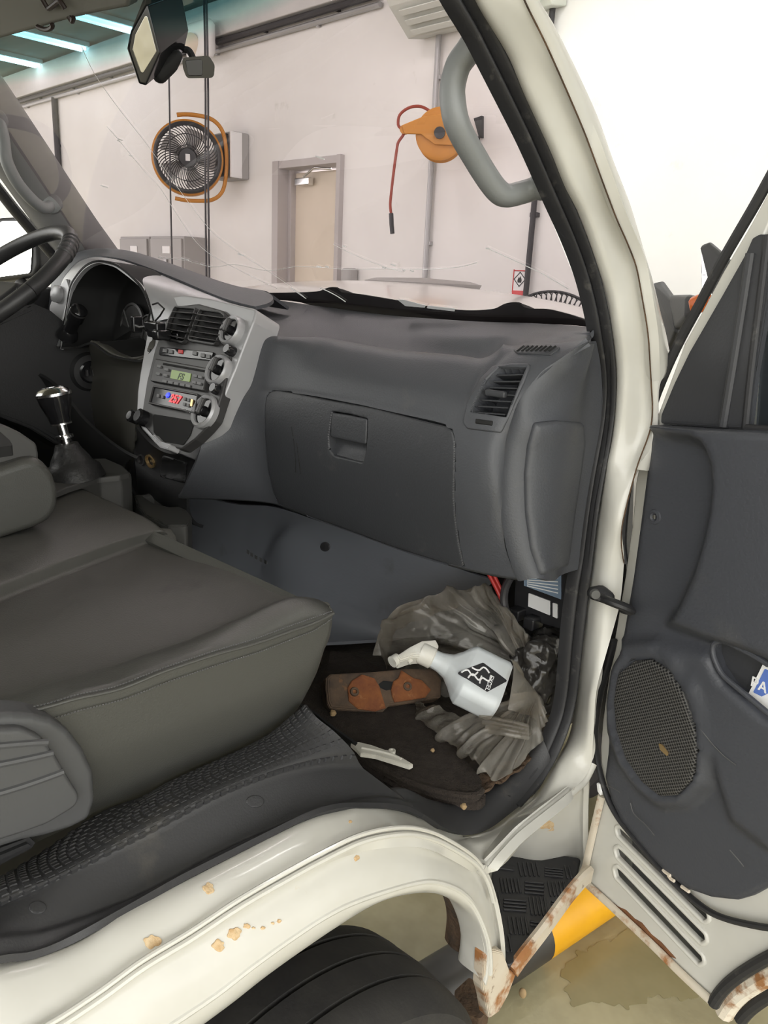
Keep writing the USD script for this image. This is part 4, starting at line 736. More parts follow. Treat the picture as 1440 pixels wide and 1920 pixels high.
add(dash, 'hood_top', sheet(loft([h1 + [0, .002, -.002], h1 + [0, .03, .004], h2, h3], 100, 20, idx=True), .006), 'dash_grey', label='dark grey top edge of the hood')
full = np.vstack([h0, rows([(285, 640), (277, 665), (240, 672), (205, 664), (172, 642), (140, 650)], [.755, .745, .735, .73, .725, .72])])
ctr = full.mean(0); def_ = lambda s, dy, dz=0: ctr + (full - ctr) * s + [0, dy, dz]
rows_ = [np.vstack([r, r[:1]]) for r in (full, def_(.97, .035), def_(.93, .075), def_(.86, .10), def_(.5, .105), def_(.02, .106))]
add(hood, 'cavity', sheet(loft(rows_, 110, 24, idx=True, lin=True), .004), 'gap_black', smooth=50, label='black inside of the hood')
ic = add(dash, 'instrument_cluster', lathe([(0, 0), (.055, 0), (.055, .004), (.050, .006), (.048, .003), (0, .003)], def_(1, .088)[0] * 0 + ctr + [.055, .088, -.03], (0, -1, .1), 40), 'bezel_grey')
for dx_, r_ in ((-.06, .05), (.005, .03)): add(ic, 'gauge', lathe([(0, 0), (r_, 0), (r_, .005), (r_ * .9, .006), (r_ * .88, .003), (0, .003)], ctr + [dx_, .09, -.03], (0, -1, .1), 40), 'bezel_grey')
for dx_, a in ((.055, .6), (-.06, 2.1)): add(ic, 'needle', rod(ctr + [dx_, .080, -.03], ctr + [dx_ + .04 * math.cos(a), .080, -.03 + .04 * math.sin(a)], .0015, 6), 'button_grey')
o0 = rows([(168, 640), (190, 650), (205, 660), (240, 672), (275, 662), (285, 640)], [.725, .728, .73, .735, .745, .755]); o1 = rows([(170, 690), (195, 695), (215, 700), (240, 705), (262, 705), (277, 700)], [.77, .77, .77, .765, .755, .74]); o2 = rows([(150, 790), (175, 795), (200, 798), (225, 800), (245, 795), (257, 778)], [.78, .78, .775, .765, .74, .71]); o3 = rows([(150, 870), (170, 890), (195, 905), (220, 905), (240, 890), (256, 850)], [.82, .82, .81, .80, .78, .75])
add(dash, 'column_surround', sheet(loft([o0 + [0, .02, 0], o0, o1, o2, o3], 40, 30, idx=True), .006), 'dash_olive', label='olive grey panel under the instruments')
p0 = rows([(60, 700), (110, 730), (160, 790), (220, 840), (256, 860)], [.66, .68, .70, .71, .72]); p1 = rows([(20, 830), (80, 850), (140, 880), (200, 915), (262, 945)], [.78, .78, .78, .78, .80]); p2 = p1 + [0, .12, -.2]
add(dash, 'driver_knee_panel', sheet(loft([p0, p1, p2], 30, 20, idx=True), .006), 'dash_dark')
# silver driver-side trim with the round switch
q = Plane(Y(.74, [(106, 560)])[0], (1, .1, 0), (0, .2, 1))
sp_ = add(dash, 'side_trim', q.slab([(92, 575), (104, 545), (124, 520), (130, 540), (120, 590), (115, 610), (92, 600)], -.03, .004, r=.006, bev=.003), 'silver'); add(sp_, 'mirror_switch', lathe([(0, 0), (.018, 0), (.018, .008), (.012, .012), (0, .012)], q.at(110, 552, .004), q.n, 28), 'silver')
# phone holder clipped at the hood's right edge
ph = thing('phone_holder', 'black phone clip with a bent wire hook gripping the instrument hood', 'phone holder', Y(.75, [(290, 615)])[0])
add(ph, 'clamp', cat(*[box(Y(.735, [q])[0], s, r=.004) for q, s in (((293, 618), (.035, .02, .028)), ((303, 628), (.02, .03, .018)), ((282, 612), (.02, .016, .02)))]), 'gloss_black')
add(ph, 'wire_hook', tube(Y(.74, [(286, 571), (296, 568), (308, 579), (300, 592), (290, 603)]), .0016, 6), 'gap_black'); add(ph, 'metal_arm', rod(Y(.735, [(262, 614)])[0], Y(.735, [(285, 612)])[0], .004), 'chrome'); add(ph, 'rubber_pad', box(Y(.73, [(256, 608)])[0], (.012, .02, .03), r=.003), 'gloss_black'); add(ph, 'back_plate', box(Y(.76, [(320, 636)])[0], (.06, .012, .03), r=.004), 'gloss_black')
# ================================================================ seat, console, levers
mk('seat_vinyl', (.064, .064, .057), .42, bump=(520, .0008, .4), spots=[(7, (.04, .04, .037), .60, .72)])
mk('seat_panel', (.075, .073, .066), .5, bump=(520, .0008, .4), spots=[(5, (.042, .041, .038), .58, .68)])
mk('cover_plastic', (.070, .071, .073), .5, bump=(400, .0006, .3))
mk('console_dark', (.060, .059, .056), .5, bump=(400, .0006, .3))
mk('boot_leather', (.018, .018, .018), .45, bump=(60, .004, .5))
mk('wheel_rim', (.035, .035, .036), .42, bump=(200, .0006, .4))
def fdrop(c, z1, dy=.012, dz=.03):
    e = c[-1]; return np.vstack([c, e + [0, dy, -dz * .35], e + [0, dy * 1.2, -dz], [e[0], e[1] + dy * .2, (e[2] + z1) / 2], [e[0], e[1] - .01, z1]])
zt = .975
q0 = X(.635, [(-60, 1650), (0, 1612), (84, 1572), (178, 1529), (276, 1489), (333, 1458), (444, 1409), (511, 1373), (551, 1338), (569, 1311), (591, 1267), (610, 1213)])
q05 = X(.66, [(-60, 1500), (0, 1475), (90, 1440), (180, 1405), (270, 1370), (340, 1345), (430, 1310), (505, 1275), (550, 1250), (580, 1232), (603, 1208), (620, 1178)])
q1 = X(.660, [(-60, 1362), (0, 1345), (84, 1327), (133, 1313), (222, 1293), (311, 1258), (400, 1229), (489, 1204), (545, 1184), (578, 1173), (603, 1162), (625, 1150)])
q15 = X(.648, [(-60, 1352), (0, 1334), (86, 1313), (150, 1292), (212, 1278), (292, 1248), (380, 1216), (468, 1186), (528, 1162), (566, 1148), (598, 1140), (622, 1142)])
q2 = X(.625, [(-60, 1344), (0, 1322), (89, 1293), (145, 1280), (200, 1265), (267, 1238), (356, 1207), (444, 1169), (511, 1138), (547, 1124), (580, 1121), (606, 1128)])
q3 = Z(.968, [(-60, 1318), (0, 1296), (95, 1262), (150, 1245), (210, 1232), (284, 1212), (350, 1190), (410, 1166), (455, 1146), (490, 1132), (515, 1123), (533, 1117)])
t1 = Z(.968, [(-60, 1240), (0, 1215), (80, 1186), (140, 1165), (200, 1145), (260, 1124), (310, 1108), (355, 1094), (385, 1086), (410, 1080), (430, 1077), (447, 1076)])
c1 = Z(.955, [(-60, 1150), (0, 1125), (60, 1101), (100, 1085), (140, 1070), (180, 1054), (215, 1041), (245, 1030), (267, 1022), (285, 1017), (300, 1013), (314, 1011)])
c15 = Z(.972, [(-60, 1122), (0, 1098), (60, 1074), (100, 1059), (140, 1044), (180, 1030), (215, 1018), (240, 1010), (260, 1004), (278, 1000), (290, 997), (302, 996)])
c2 = Z(.985, [(-60, 1030), (0, 1010), (60, 998), (100, 990), (130, 983), (160, 977), (185, 973), (205, 969), (222, 967), (235, 965), (245, 963), (254, 963)])
c3 = Z(.985, [(-60, 960), (0, 946), (30, 940), (50, 935), (70, 930), (90, 926), (105, 923), (120, 921), (135, 920), (148, 920), (158, 921), (166, 923)])
c4 = c3 + [-.18, .0, 0]
cs_ = [q0, q05, q1, q15, q2, q3, t1, c1, c15, c2, c3, c4]
tails = [.83, .84, .85, .85, .84, .83, .82, .82, .82, .82, .82, .82]
q0, q05, q1, q15, q2, q3, t1, c1, c15, c2, c3, c4 = (back(c, .36, 0) for c in (q0, q05, q1, q15, q2, q3, t1, c1, c15, c2, c3, c4))
wrap = lambda c, dz=0: np.vstack([c, c[-1] + [-.012, .008, dz * .3], c[-1] + [-.05, .012, dz], c[-1] + [-.15, .012, dz], c[-1] + [-.34, .008, dz], c[-1] + [-.6, 0, dz]])
full_ = [] and [fdrop(c, z, .004 if k < 4 else .014, .02 if k < 4 else .04) if k > 3 else np.vstack([c, c[-1] + [-.02, .006, -.004], c[-1] + [-.05, .010, -.012], c[-1] + [-.09, .008, -.05], [c[-1][0] - .1, c[-1][1], z]]) for k, (c, z) in enumerate(zip(cs_, tails))]
seat = thing('passenger_seat', 'dark grey vinyl bench seat cushion with stitched side edge', 'seat', (.4, .3, .7))
add(seat, 'side_panel', sheet(loft([wrap(q0), wrap(q05), wrap(q1, -.022)], 150, 40, idx=True), .01), 'seat_vinyl', smooth=60)
add(seat, 'bolster', sheet(loft([wrap(q1, -.022), wrap(q15, -.032), wrap(q2, -.038), wrap(q2 * .6 + q3 * .4, -.035)], 150, 30, idx=True), .01), 'seat_vinyl', smooth=60)
drop = lambda c: np.vstack([c, c[-1] + [0, .01, -.006], c[-1] + [0, .015, -.022], c[-1] + [0, .012, -.05]])
add(seat, 'cushion', sheet(loft([drop(c) for c in (q2, q3, t1, c1, c15, c2, c3, c4)], 130, 90, idx=True), .01), 'seat_panel', smooth=60)
add(seat, 'piping', tube(spl(q1, 120) + [.001, 0, .0005], .0016, 8), 'seat_vinyl')
st_ = spl(q15 * .35 + q1 * .65, 260) + [.002, 0, .002]; st2 = spl(q1 * .8 + q05 * .2, 260) + [.002, 0, 0]
add(seat, 'stitching', cat([rod(p[k], p[k] * .35 + p[k + 1] * .65, .0007, 5) for p in (st_, st2) for k in range(0, 258, 1)]), 'button_grey', smooth=False, kind='stuff')
add(seat, 'seat_base', box((.20, .12, .76), (.80, .66, .28), r=.02), 'dash_dark')
add(seat, 'backrest', box((.40, -.20, 1.27), (.52, .14, .64), v=(0, .97, .24), n=(0, -.24, .97), r=.05), 'seat_vinyl')
PX = Plane((.682, 0, 0), (0, 1, 0), (0, 0, 1))
rc_ = [(-60, 1345), (0, 1340), (27, 1339), (67, 1342), (102, 1351), (133, 1373), (160, 1409), (178, 1449), (181, 1502), (169, 1538), (133, 1556), (84, 1571), (40, 1580), (-60, 1612)]
rcv = add(seat, 'recliner_cover', PX.slab(rc_, -.03, .0, r=.008, bev=.007), 'cover_plastic', label='grey plastic side cover')
ri = [(-60, 1372), (0, 1369), (44, 1367), (80, 1384), (107, 1420), (129, 1458), (151, 1493), (147, 1512), (89, 1547), (40, 1565), (-60, 1596)]
add(rcv, 'raised_face', PX.slab(ri, -.005, .010, r=.010, bev=.004), 'cover_plastic')
for a, b, c in (((-50, 1404), (50, 1394), (88, 1392)), ((-50, 1442), (40, 1425), (98, 1412)), ((-50, 1500), (60, 1468), (118, 1447))): add(rcv, 'ridge', tube([PX.at(*p, .010) for p in (a, b, c)], .003, 8, 16), 'cover_plastic')
add(seat, 'seat_rail', cat(PX.slab([(-60, 1612), (0, 1590), (55, 1570), (66, 1580), (60, 1590), (0, 1622), (-60, 1650)], -.04, -.012, r=.001), PX.slab([(0, 1604), (52, 1582), (58, 1586), (0, 1612)], -.012, -.008)), 'dash_dark')
# folded middle backrest with cup tray
PB = Plane((.19, 0, 0), (0, 1, 0), (0, 0, 1))
mb = thing('folded_backrest', 'dark folded middle backrest with an open tray on top, left of the seat', 'seat', (0, .3, .98))
add(mb, 'pad', PB.slab([(-90, 900), (0, 876), (45, 862), (75, 857), (100, 884), (112, 918), (110, 953), (94, 977), (67, 991), (0, 1013), (-90, 1045)], -.36, .0, r=.02, bev=.012), 'seat_vinyl', smooth=50)
tr_ = [(-90, 818), (0, 797), (16, 800), (40, 812), (69, 832), (73, 852), (72, 874), (0, 893), (-90, 918)]
add(mb, 'tray', PB.slab(tr_, -.33, -.02, r=.008, bev=.004), 'console_dark'); 
zt_ = X(.19, [(40, 814)])[0][2]
add(mb, 'tray_recess', SP.w(slab(rnd(Z(zt_ + .022, [(-60, 812), (0, 812), (18, 828), (24, 838), (-60, 850)])[:, :2], .004), zt_ - ZS + .012, zt_ - ZS + .024)), 'gap_black')
# gear console with cup holder
ZP = lambda z: Plane((0, 0, z), (1, 0, 0), (0, 1, 0), (0, 0, 1))
gc = thing('gear_console', 'dark floor console with gear lever plate and cup holder ahead of the seat', 'console', (-.05, .65, .6))
P1 = ZP(1.0); top = [(60, 885), (105, 868), (150, 860), (200, 858), (233, 872), (247, 886), (228, 892), (187, 896), (133, 913), (90, 930)]
add(gc, 'console_body', P1.slab(top, -.34, -.008, r=.01, bev=.008), 'console_dark'); add(gc, 'lever_plate', P1.w(slab(P1.poly(top, .01).buffer(-.004), -.01, .0, .003)), 'console_dark')
PE = X(.03, [(247, 886), (262, 914)])
gcb = P1.loc([(115, 915), (187, 896), (228, 893), (247, 887)])
P2 = ZP(.935); cup = [(248, 925), (264, 927), (287, 922), (318, 933), (345, 948), (360, 968), (352, 985), (315, 985), (270, 965)]
cp = P2.poly(cup, .008); hole = P2.poly([(268, 930), (288, 927), (315, 936), (340, 949), (318, 950), (290, 944)], .004)
add(gc, 'cup_holder', P2.w(slab(cp.difference(hole), -.30, .0, .004)), 'console_dark'); add(gc, 'cup_floor', P2.w(slab(hole.buffer(.002), -.10, -.08)), 'gap_black')
fcr = loft([Z(.935, [(262, 914), (300, 935), (347, 950), (372, 990)]), X(.10, [(262, 960), (310, 975), (352, 985), (374, 1036)]) * 0 + Z(.86, [(258, 950), (300, 975), (350, 990), (378, 1036)])], 20, 8, idx=True)
# lever
gl = thing('gear_lever', 'gear lever with chrome topped black knob and leather boot', 'gear lever', Z(1.0, [(140, 895)])[0])
kb = Z(1.0, [(140, 893)])[0]; kt = X(kb[0] - .02, [(98, 730)])[0]; ax = kt - kb; L_ = np.linalg.norm(ax); ax /= L_
D_ = lambda px, py: kb + ax * ((lambda r: ((kb - CAM) @ (np.cross(np.cross(ax, r), r)) * 0))(ray(px, py)))
h = lambda s: s * L_
add(gl, 'boot', lathe([(0, -.005), (.052, -.005), (.046, h(.10)), (.036, h(.16)), (.032, h(.22)), (.024, h(.30)), (.019, h(.38)), (0, h(.39))], kb, ax, 28), 'boot_leather')
add(gl, 'shaft', lathe([(0, h(.36)), (.0085, h(.36)), (.0085, h(.44)), (.015, h(.45)), (.015, h(.48)), (.0085, h(.49)), (.0085, h(.60)), (.018, h(.605)), (.018, h(.625)), (.008, h(.63)), (0, h(.64))], kb, ax, 28), 'chrome', label='chrome shaft')
kn = add(gl, 'knob', lathe([(0, h(.62)), (.017, h(.62)), (.019, h(.70)), (.026, h(.84)), (.0285, h(.93)), (.028, h(.955)), (0, h(.96))], kb, ax, 32), 'gloss_black', label='black knob')
add(kn, 'chrome_cap', lathe([(.018, h(1.02)), (.025, h(1.0)), (.0295, h(.96)), (.0295, h(.93)), (.026, h(.93)), (.018, h(1.0)), (.018, h(1.02))], kb, ax, 32), 'chrome', label='chrome ring'); add(kn, 'top_badge', lathe([(0, h(.98)), (.019, h(.98)), (.018, h(1.012)), (0, h(1.02))], kb, ax, 28), 'gloss_black')
# steering wheel and column
swc = np.array([-.45, .62, 1.306]); swn = np.array([0, -math.cos(.905), math.sin(.905)]); su, sv, swn = basis(swn)
sw = thing('steering_wheel', 'black steering wheel rim with wrapped grip at the left edge', 'steering wheel', swc)
a = np.arange(73) / 72 * 2 * math.pi; R = .185
rim = swc + R * (np.cos(a)[:, None] * su + np.sin(a)[:, None] * sv); add(sw, 'rim', sweep(rim, circ(.0155, 14), cap=False), 'wheel_rim')
for a0 in (.62,):
    for k in range(5): t_ = a0 + k * .09; c_ = swc + R * (math.cos(t_) * su + math.sin(t_) * sv); tt = -math.sin(t_) * su + math.cos(t_) * sv; add(sw, 'grip_ring', lathe([(.0150, -.006), (.0172, -.004), (.0178, 0), (.0172, .004), (.0150, .006)], c_, tt, 20), 'wheel_rim')
add(sw, 'hub', place(slab(rnd([(-.085, .03), (.085, .03), (.07, -.06), (-.07, -.06)], .02), -.05, -.005, .012), swc, su, sv, swn), 'dash_dark')
for sx in (-1, 1): add(sw, 'spoke', tube(spl([swc + su * .06 * sx - swn * .03, swc + su * .12 * sx - swn * .022, swc + su * .178 * sx], 12), .013, 10, b=.022), 'dash_dark')
add(sw, 'spoke', tube([swc - sv * .04 - swn * .03, swc - sv * .178], .012, 10, b=.03), 'dash_dark')
PC = Plane((-.37, 0, 0), (0, 1, 0), (0, 0, 1))
col = thing('steering_column', 'dark steering column shroud with ignition lock and stalk', 'steering column', (-.45, .72, 1.2))
add(col, 'shroud', PC.slab([(-30, 606), (60, 566), (100, 583), (125, 604), (150, 622), (172, 644), (203, 664), (198, 690), (202, 722), (226, 762), (249, 802), (242, 850), (150, 860), (60, 805), (-30, 770)], -.16, .0, r=.012, bev=.015), 'dash_dark')
ig = PC.at(166, 697, 0)
add(col, 'lock_surround', lathe([(.040, -.004), (.042, .0), (.036, .008), (.024, .010), (.022, .004)], ig, (1, 0, 0), 36), 'dash_dark'); add(col, 'ignition_lock', lathe([(0, .0), (.023, .0), (.023, .014), (.019, .016), (.0, .010)], ig, (1, -.15, 0), 30), 'gloss_black')
add(col, 'key_slot', cat(box(ig + [.02, 0, .004], (.01, .006, .02), r=.001), box(ig + [.018, -.012, .0], (.008, .004, .014), r=.001)), 'bezel_grey')
s0_, s1_ = PC.at(126, 630, .01), X(-.30, [(150, 578)])[0]
sk = add(col, 'stalk', lathe([(0, 0), (.022, 0), (.019, .012), (.013, .02), (.013, np.linalg.norm(s1_ - s0_) * .55), (.0165, np.linalg.norm(s1_ - s0_) * .62), (.0165, np.linalg.norm(s1_ - s0_) * .95), (.012, np.linalg.norm(s1_ - s0_)), (0, np.linalg.norm(s1_ - s0_) + .002)], s0_, s1_ - s0_, 26), 'gloss_black', label='black wiper stalk')
add(sk, 'stalk_ring', lathe([(.0168, 0), (.0172, .0), (.0172, .004), (.0168, .004)], s0_ + (s1_ - s0_) * .86, s1_ - s0_, 26), 'bezel_grey')
# ================================================================ windscreen, mirrors, visor, grab handles
gx, gz = np.meshgrid(np.linspace(-.72, .72, 60), np.linspace(1.285, 1.86, 40)); half = .70 - .15 * (gz - 1.31); gx = gx / .72 * (half + .005)
Gg = np.stack([gx, wsurf(gx, gz), gz], -1); gf = gfaces(*gx.shape)
gv = Gg.reshape(-1, 3); nn_ = np.cross(gv[gf[0, 1]] - gv[gf[0, 0]], gv[gf[0, 2]] - gv[gf[0, 0]])
if nn_ @ (CAM - gv[0]) < 0: gf = gf[:, ::-1]
M['windscreen_glass'] = usdkit.material(stage, '/World/Looks/windscreen_glass', {
    'g': ('geometry', {}), 's': ('separate_xyz', {}), 'r': ('rgb_ramp', {'ramp': [(0, (.70, .64, .665)), (.15, (.70, .64, .665)), (.30, (.42, .58, .58)), (.45, (.12, .26, .29)), (.75, (.05, .13, .15)), (1, (.03, .08, .10))]}),
    'mr': ('map_range', {'from_min': 1.685, 'from_max': 1.775, 'clamp': True}), 't': ('transparent_bsdf', {}), 'gl': ('glossy_bsdf', {'roughness': .01, 'color': (1, 1, 1)}),
    'lw': ('layer_weight', {'blend': .5}), 'pw': ('math', {'math_type': 'power', 'value2': 4.0}), 'ma': ('math', {'math_type': 'multiply_add', 'value2': .75, 'value3': .045}), 'mx': ('mix_closure', {})},
    [('g.position', 's.vector'), ('s.z', 'mr.value'), ('mr.result', 'r.fac'), ('r.color', 't.color'), ('lw.facing', 'pw.value1'), ('pw.value', 'ma.value1'), ('ma.value', 'mx.fac'), ('t.BSDF', 'mx.closure1'), ('gl.BSDF', 'mx.closure2')], surface='mx.closure')
mk('crack_white', (.8, .8, .8), .2)
ws = thing('windscreen', 'curved cracked windscreen with a teal tinted band along its top', 'windscreen', (0, 1.05, 1.3))
add(ws, 'glass', trimesh.Trimesh(gv, gf, process=False), 'windscreen_glass', smooth=True, label='clear glass with tinted top band')
for P, r_ in (([(153, 87), (180, 143), (193, 163), (220, 200), (277, 273), (327, 343), (387, 423), (447, 473), (520, 520), (570, 556)], .0005), ([(200, 237), (222, 262), (245, 290), (270, 320), (300, 352), (327, 395), (350, 430), (385, 470), (430, 497), (520, 541)], .0005),
              ([(300, 483), (345, 488), (395, 500), (440, 496), (505, 508), (560, 500), (610, 502), (650, 505), (720, 504), (780, 505), (850, 502), (895, 492)], .0005), ([(915, 466), (950, 482), (1000, 505), (1065, 542)], .0006), ([(625, 458), (660, 476), (720, 500), (757, 510)], .0005), ([(600, 540), (628, 553), (648, 566)], .0010), ([(545, 540), (562, 552), (574, 560)], .0009)):
    add(ws, 'crack', tube(spl(WS(.003, P), 40), r_, 5), 'crack_white')
chips = [(347, 486, 7), (378, 496, 3), (393, 500, 3), (300, 483, 3), (452, 478, 6), (598, 500, 4), (613, 500, 3), (720, 502, 3), (737, 497, 4), (757, 507, 2), (645, 462, 3), (772, 508, 3), (914, 466, 3), (225, 262, 4), (222, 264, 2), (245, 292, 3), (195, 350, 6), (600, 296, 8)]
for x, y, l in chips: add(ws, 'crack_flake', tube(WS(.003, [(x - l, y - l * .35), (x, y), (x + l, y + l * .3)]), .0012, 5), 'crack_white')
fr0 = WS(-.02, [(497, 549), (560, 548), (596, 546), (612, 540), (632, 540), (640, 548), (680, 553), (729, 561), (790, 572), (853, 580), (924, 579), (947, 569), (973, 568), (984, 577), (1036, 581), (1075, 592), (1102, 602)])
fr1 = WS(-.01, [(489, 562), (558, 566), (592, 574), (612, 576), (632, 579), (645, 582), (682, 586), (729, 592), (790, 597), (853, 602), (924, 605), (947, 606), (973, 607), (986, 607), (1036, 608), (1075, 610), (1106, 613)])
add(ws, 'cowl', sheet(loft([fr0 + [0, .05, -.01], fr0, fr1], 120, 10, idx=True), .004), 'gap_black', label='black cowl strip under the glass')
for q, lab in (([(745, 562), (756, 562), (798, 573), (796, 577), (760, 574)], 'left one of two white paper slips lying at the foot of the windscreen'), ([(802, 573), (853, 579), (852, 584), (800, 578)], 'right one of two white paper slips lying at the foot of the windscreen')):
    p = WS(.004, q); solo('paper_slip', cat(sheet(np.array([[p[0], p[1], p[-3] if len(q) > 4 else p[1]], [p[-1], p[-1] * .5 + p[-2] * .5, p[-2]]]), .001)), 'label_white', lab, 'paper', smooth=False, group=None)
# sun visor folded half down on the left
vz = thing('sun_visor', 'dull olive sun visor hanging over the top left of the windscreen', 'sun visor', WS(.06, [(120, 20)])[0])
pv = WS(.05, [(-60, 95), (0, 72), (67, 53), (133, 33), (183, 23), (240, 12), (250, -60), (-60, -60)]); vp = Plane(pv[2], pv[5] - pv[1], pv[7] - pv[0])
add(vz, 'panel', vp.slab([(-60, 95), (0, 72), (67, 54), (133, 35), (183, 24), (238, 14), (262, -70), (-60, -70)], -.018, .004, r=.008, bev=.006), 'headliner')
mk('clip_brown', (.035, .022, .018), .5)
for q in ([(78, -4), (92, 16), (100, 10), (110, 2), (122, 16)], [(70, 50), (84, 55), (98, 50), (97, 44)], [(128, 30), (135, 40), (137, 32)]): add(vz, 'clip', tube([vp.at(*p, .012) for p in q], .004, 8, 20), 'clip_brown')
# rear-view mirror
mo = WS(.10, [(300, 80)])[0]; mr_ = thing('rear_view_mirror', 'black rear-view mirror hanging behind the windscreen, seen edge on', 'mirror', mo)
mp = Plane(mo, *(lambda b: (b[0], b[1]))(basis(CAM - mo)))
gp = Plane(mo, (-.55, -.75, -.1), (.15, 0, 1))
def prism(p0, p1, q0, q1): return trimesh.convex.convex_hull(np.vstack([p0, p1]))
front = [mp.at(x, y, .03) for x, y in ((276, 14), (250, 62), (244, 92), (264, 152), (272, 154), (297, 98))]
back = [mp.at(x, y, -.03) for x, y in ((278, -10), (335, -10), (348, 56), (340, 92), (322, 112), (300, 118))]
hm_ = m3.Manifold.batch_hull([m3.Manifold.sphere(.004, 12).translate(tuple(p)) for p in front + back])
add(mr_, 'housing', hm_, 'gloss_black', smooth=40); 
gq = [mp.at(x, y, .0355) for x, y in ((275, 24), (254, 66), (249, 92), (267, 140), (294, 96))]; gpl = Plane(gq[0], gq[4] - gq[0], gq[2] - gq[0])
mk('mirror_glass', (.8, .8, .78), .02, 1.0); mk('mirror_dim', (.36, .35, .32), .05, 1.0)
add(mr_, 'mirror_face', gpl.w(slab(rnd(gpl.loc([(275, 22), (253, 64), (248, 92), (266, 142), (294, 97)]), .003), -.001, .004, .001)), 'mirror_dim', label='mirror glass')
add(mr_, 'ball_joint', m3.Manifold.batch_hull([m3.Manifold.sphere(r_, 14).translate(tuple(mp.at(x, y, 0))) for x, y, r_ in ((300, 140, .012), (318, 122, .012), (332, 105, .008))]), 'gap_black'); add(mr_, 'stem', tube([mp.at(318, 118, -.01), mp.at(325, 80, -.02), WS(.0, [(322, 40)])[0]], .01, 10, 12), 'gap_black')
dc = WS(.055, [(373, 126)])[0]; d_ = thing('dash_camera', 'small black rounded camera hanging right of the rear-view mirror', 'camera', dc); dp_ = Plane(dc, *(lambda b: (b[0], b[1]))(basis(CAM - dc)))
add(d_, 'body', dp_.slab([(341, 108), (392, 104), (403, 122), (401, 146), (350, 147), (343, 128)], -.02, .012, r=.006, bev=.006), 'gloss_black'); add(d_, 'screen', dp_.slab([(347, 113), (380, 111), (380, 142), (352, 142)], .011, .0135, r=.003, bev=.001), 'bezel_grey'); add(d_, 'lens', lathe([(0, -.03), (.01, -.03), (.011, -.02), (0, -.018)], dc, dp_.n, 20), 'gloss_black'); add(d_, 'stem', tube([dp_.at(362, 110, -.005), dp_.at(352, 94, -.01), dp_.at(330, 92, -.02)], .005, 8, 12), 'gap_black')
# grab handles
mk('handle_grey', (.235, .245, .245), .45, bump=(300, .0005, .3))
hp_ = [(902, 62), (880, 92), (858, 125), (848, 180), (860, 240), (893, 300), (922, 345), (950, 367), (982, 360), (1016, 348)]
off = [-.09, -.095, -.11, -.12, -.12, -.12, -.118, -.112, -.10, -.08]
P = np.vstack([XS(o, [q]) for q, o in zip(hp_, off)])
gh = thing('grab_handle', 'grey curved grab handle on the near windscreen pillar', 'grab handle', P.mean(0), 'grab handles on the windscreen pillars'); add(gh, 'grip', tube(spl(P, 60), .0135, 14, b=.0165), 'handle_grey')
for q in (P[0], P[-1]): add(gh, 'mount', trimesh.creation.icosphere(2, .017).apply_translation(q), 'handle_grey')
hl_ = [(-6, 225), (3, 245), (9, 285), (25, 330), (48, 362), (74, 386), (98, 382)]; P = np.vstack([F(lambda q, o=o: -q[0] - (.70 - .15 * (q[2] - 1.31)) + o, [p]) for p, o in zip(hl_, (.0, .03, .05, .055, .05, .035, .0))])
gh = thing('grab_handle', 'grey curved grab handle on the far windscreen pillar at the left edge', 'grab handle', P.mean(0), 'grab handles on the windscreen pillars'); add(gh, 'grip', tube(spl(P, 40), .0135, 12), 'handle_grey')
for q in (P[0], P[-1]): add(gh, 'mount', lathe([(0, -.01), (.024, -.01), (.022, .012), (.012, .018), (0, .018)], q, (.8, -.5, 0), 20), 'handle_grey')
# far exterior mirror
em = X(-1.0, [(34, 462)])[0]; fm = thing('exterior_mirror', 'black exterior mirror seen through the far driver window', 'mirror', em)
ep = Plane(em, *(lambda b: (b[0], b[1]))(basis((.35, -.94, .05))))
add(fm, 'housing', ep.slab([(-30, 420), (-5, 408), (30, 406), (58, 415), (70, 440), (72, 500), (62, 520), (-30, 530)], -.06, .004, r=.02, bev=.012), 'dash_dark'); add(fm, 'mirror_face', ep.slab([(-20, 430), (5, 414), (40, 414), (58, 428), (60, 470), (57, 512), (-20, 522)], .003, .007, r=.012), 'mirror_glass', label='bright mirror glass'); add(fm, 'arm', rod(em - [0, 0, .1], em + [.2, 0, -.2], .02), 'dash_dark')
# ================================================================ open passenger door
mk('door_trim', (.054, .057, .067), .5, bump=(260, .0012, .45), spots=[(8, (.08, .08, .082), .62, .84), (45, (.13, .125, .11), .745, .80)])
mk('door_trim_dark', (.040, .041, .045), .5, bump=(300, .0008, .4))
mk('indicator_orange', (.75, .16, .02), .3)
mk('card_blue', (.10, .18, .52), .5)
PD = Plane((.806, .998, .45), (.955, -.294, 0), (0, 0, 1))
door = thing('passenger_door', 'open white truck door with dark grey inner trim and louvred lower edge', 'door', (.806, .998, .45))
L2 = lambda pts, h=0: [tuple(q) for q in PD.loc(pts, h)]
shell_px = [(1234, 775), (1218, 790), (1213, 805), (1202, 850), (1192, 905), (1186, 978), (1172, 1080), (1160, 1150), (1147, 1228), (1138, 1290), (1130, 1350), (1126, 1400), (1127, 1450), (1129, 1490), (1112, 1560), (1098, 1628), (1089, 1643), (1101, 1662), (1147, 1704), (1214, 1767), (1275, 1827), (1339, 1882)]
arch_px = [(1352, 1858), (1372, 1838), (1400, 1818), (1440, 1796)]
arch = PD.loc(arch_px); ext = [(.36, .155), (.44, .215), (.50, .30), (.53, .40), (.545, .50), (.92, .52), (.95, .75), (.95, 1.02), (.80, 1.36), (.50, 1.40), (.30, 1.32)]
frame_out = PD.loc([(1462, 318), (1440, 360), (1409, 418), (1354, 512), (1312, 592), (1282, 647)])
outer = [tuple(q) for q in PD.loc(shell_px)] + [tuple(q) for q in arch] + ext + [tuple(q) for q in frame_out]
win_px = [(1398, 806), (1405, 700), (1420, 560), (1432, 440)]
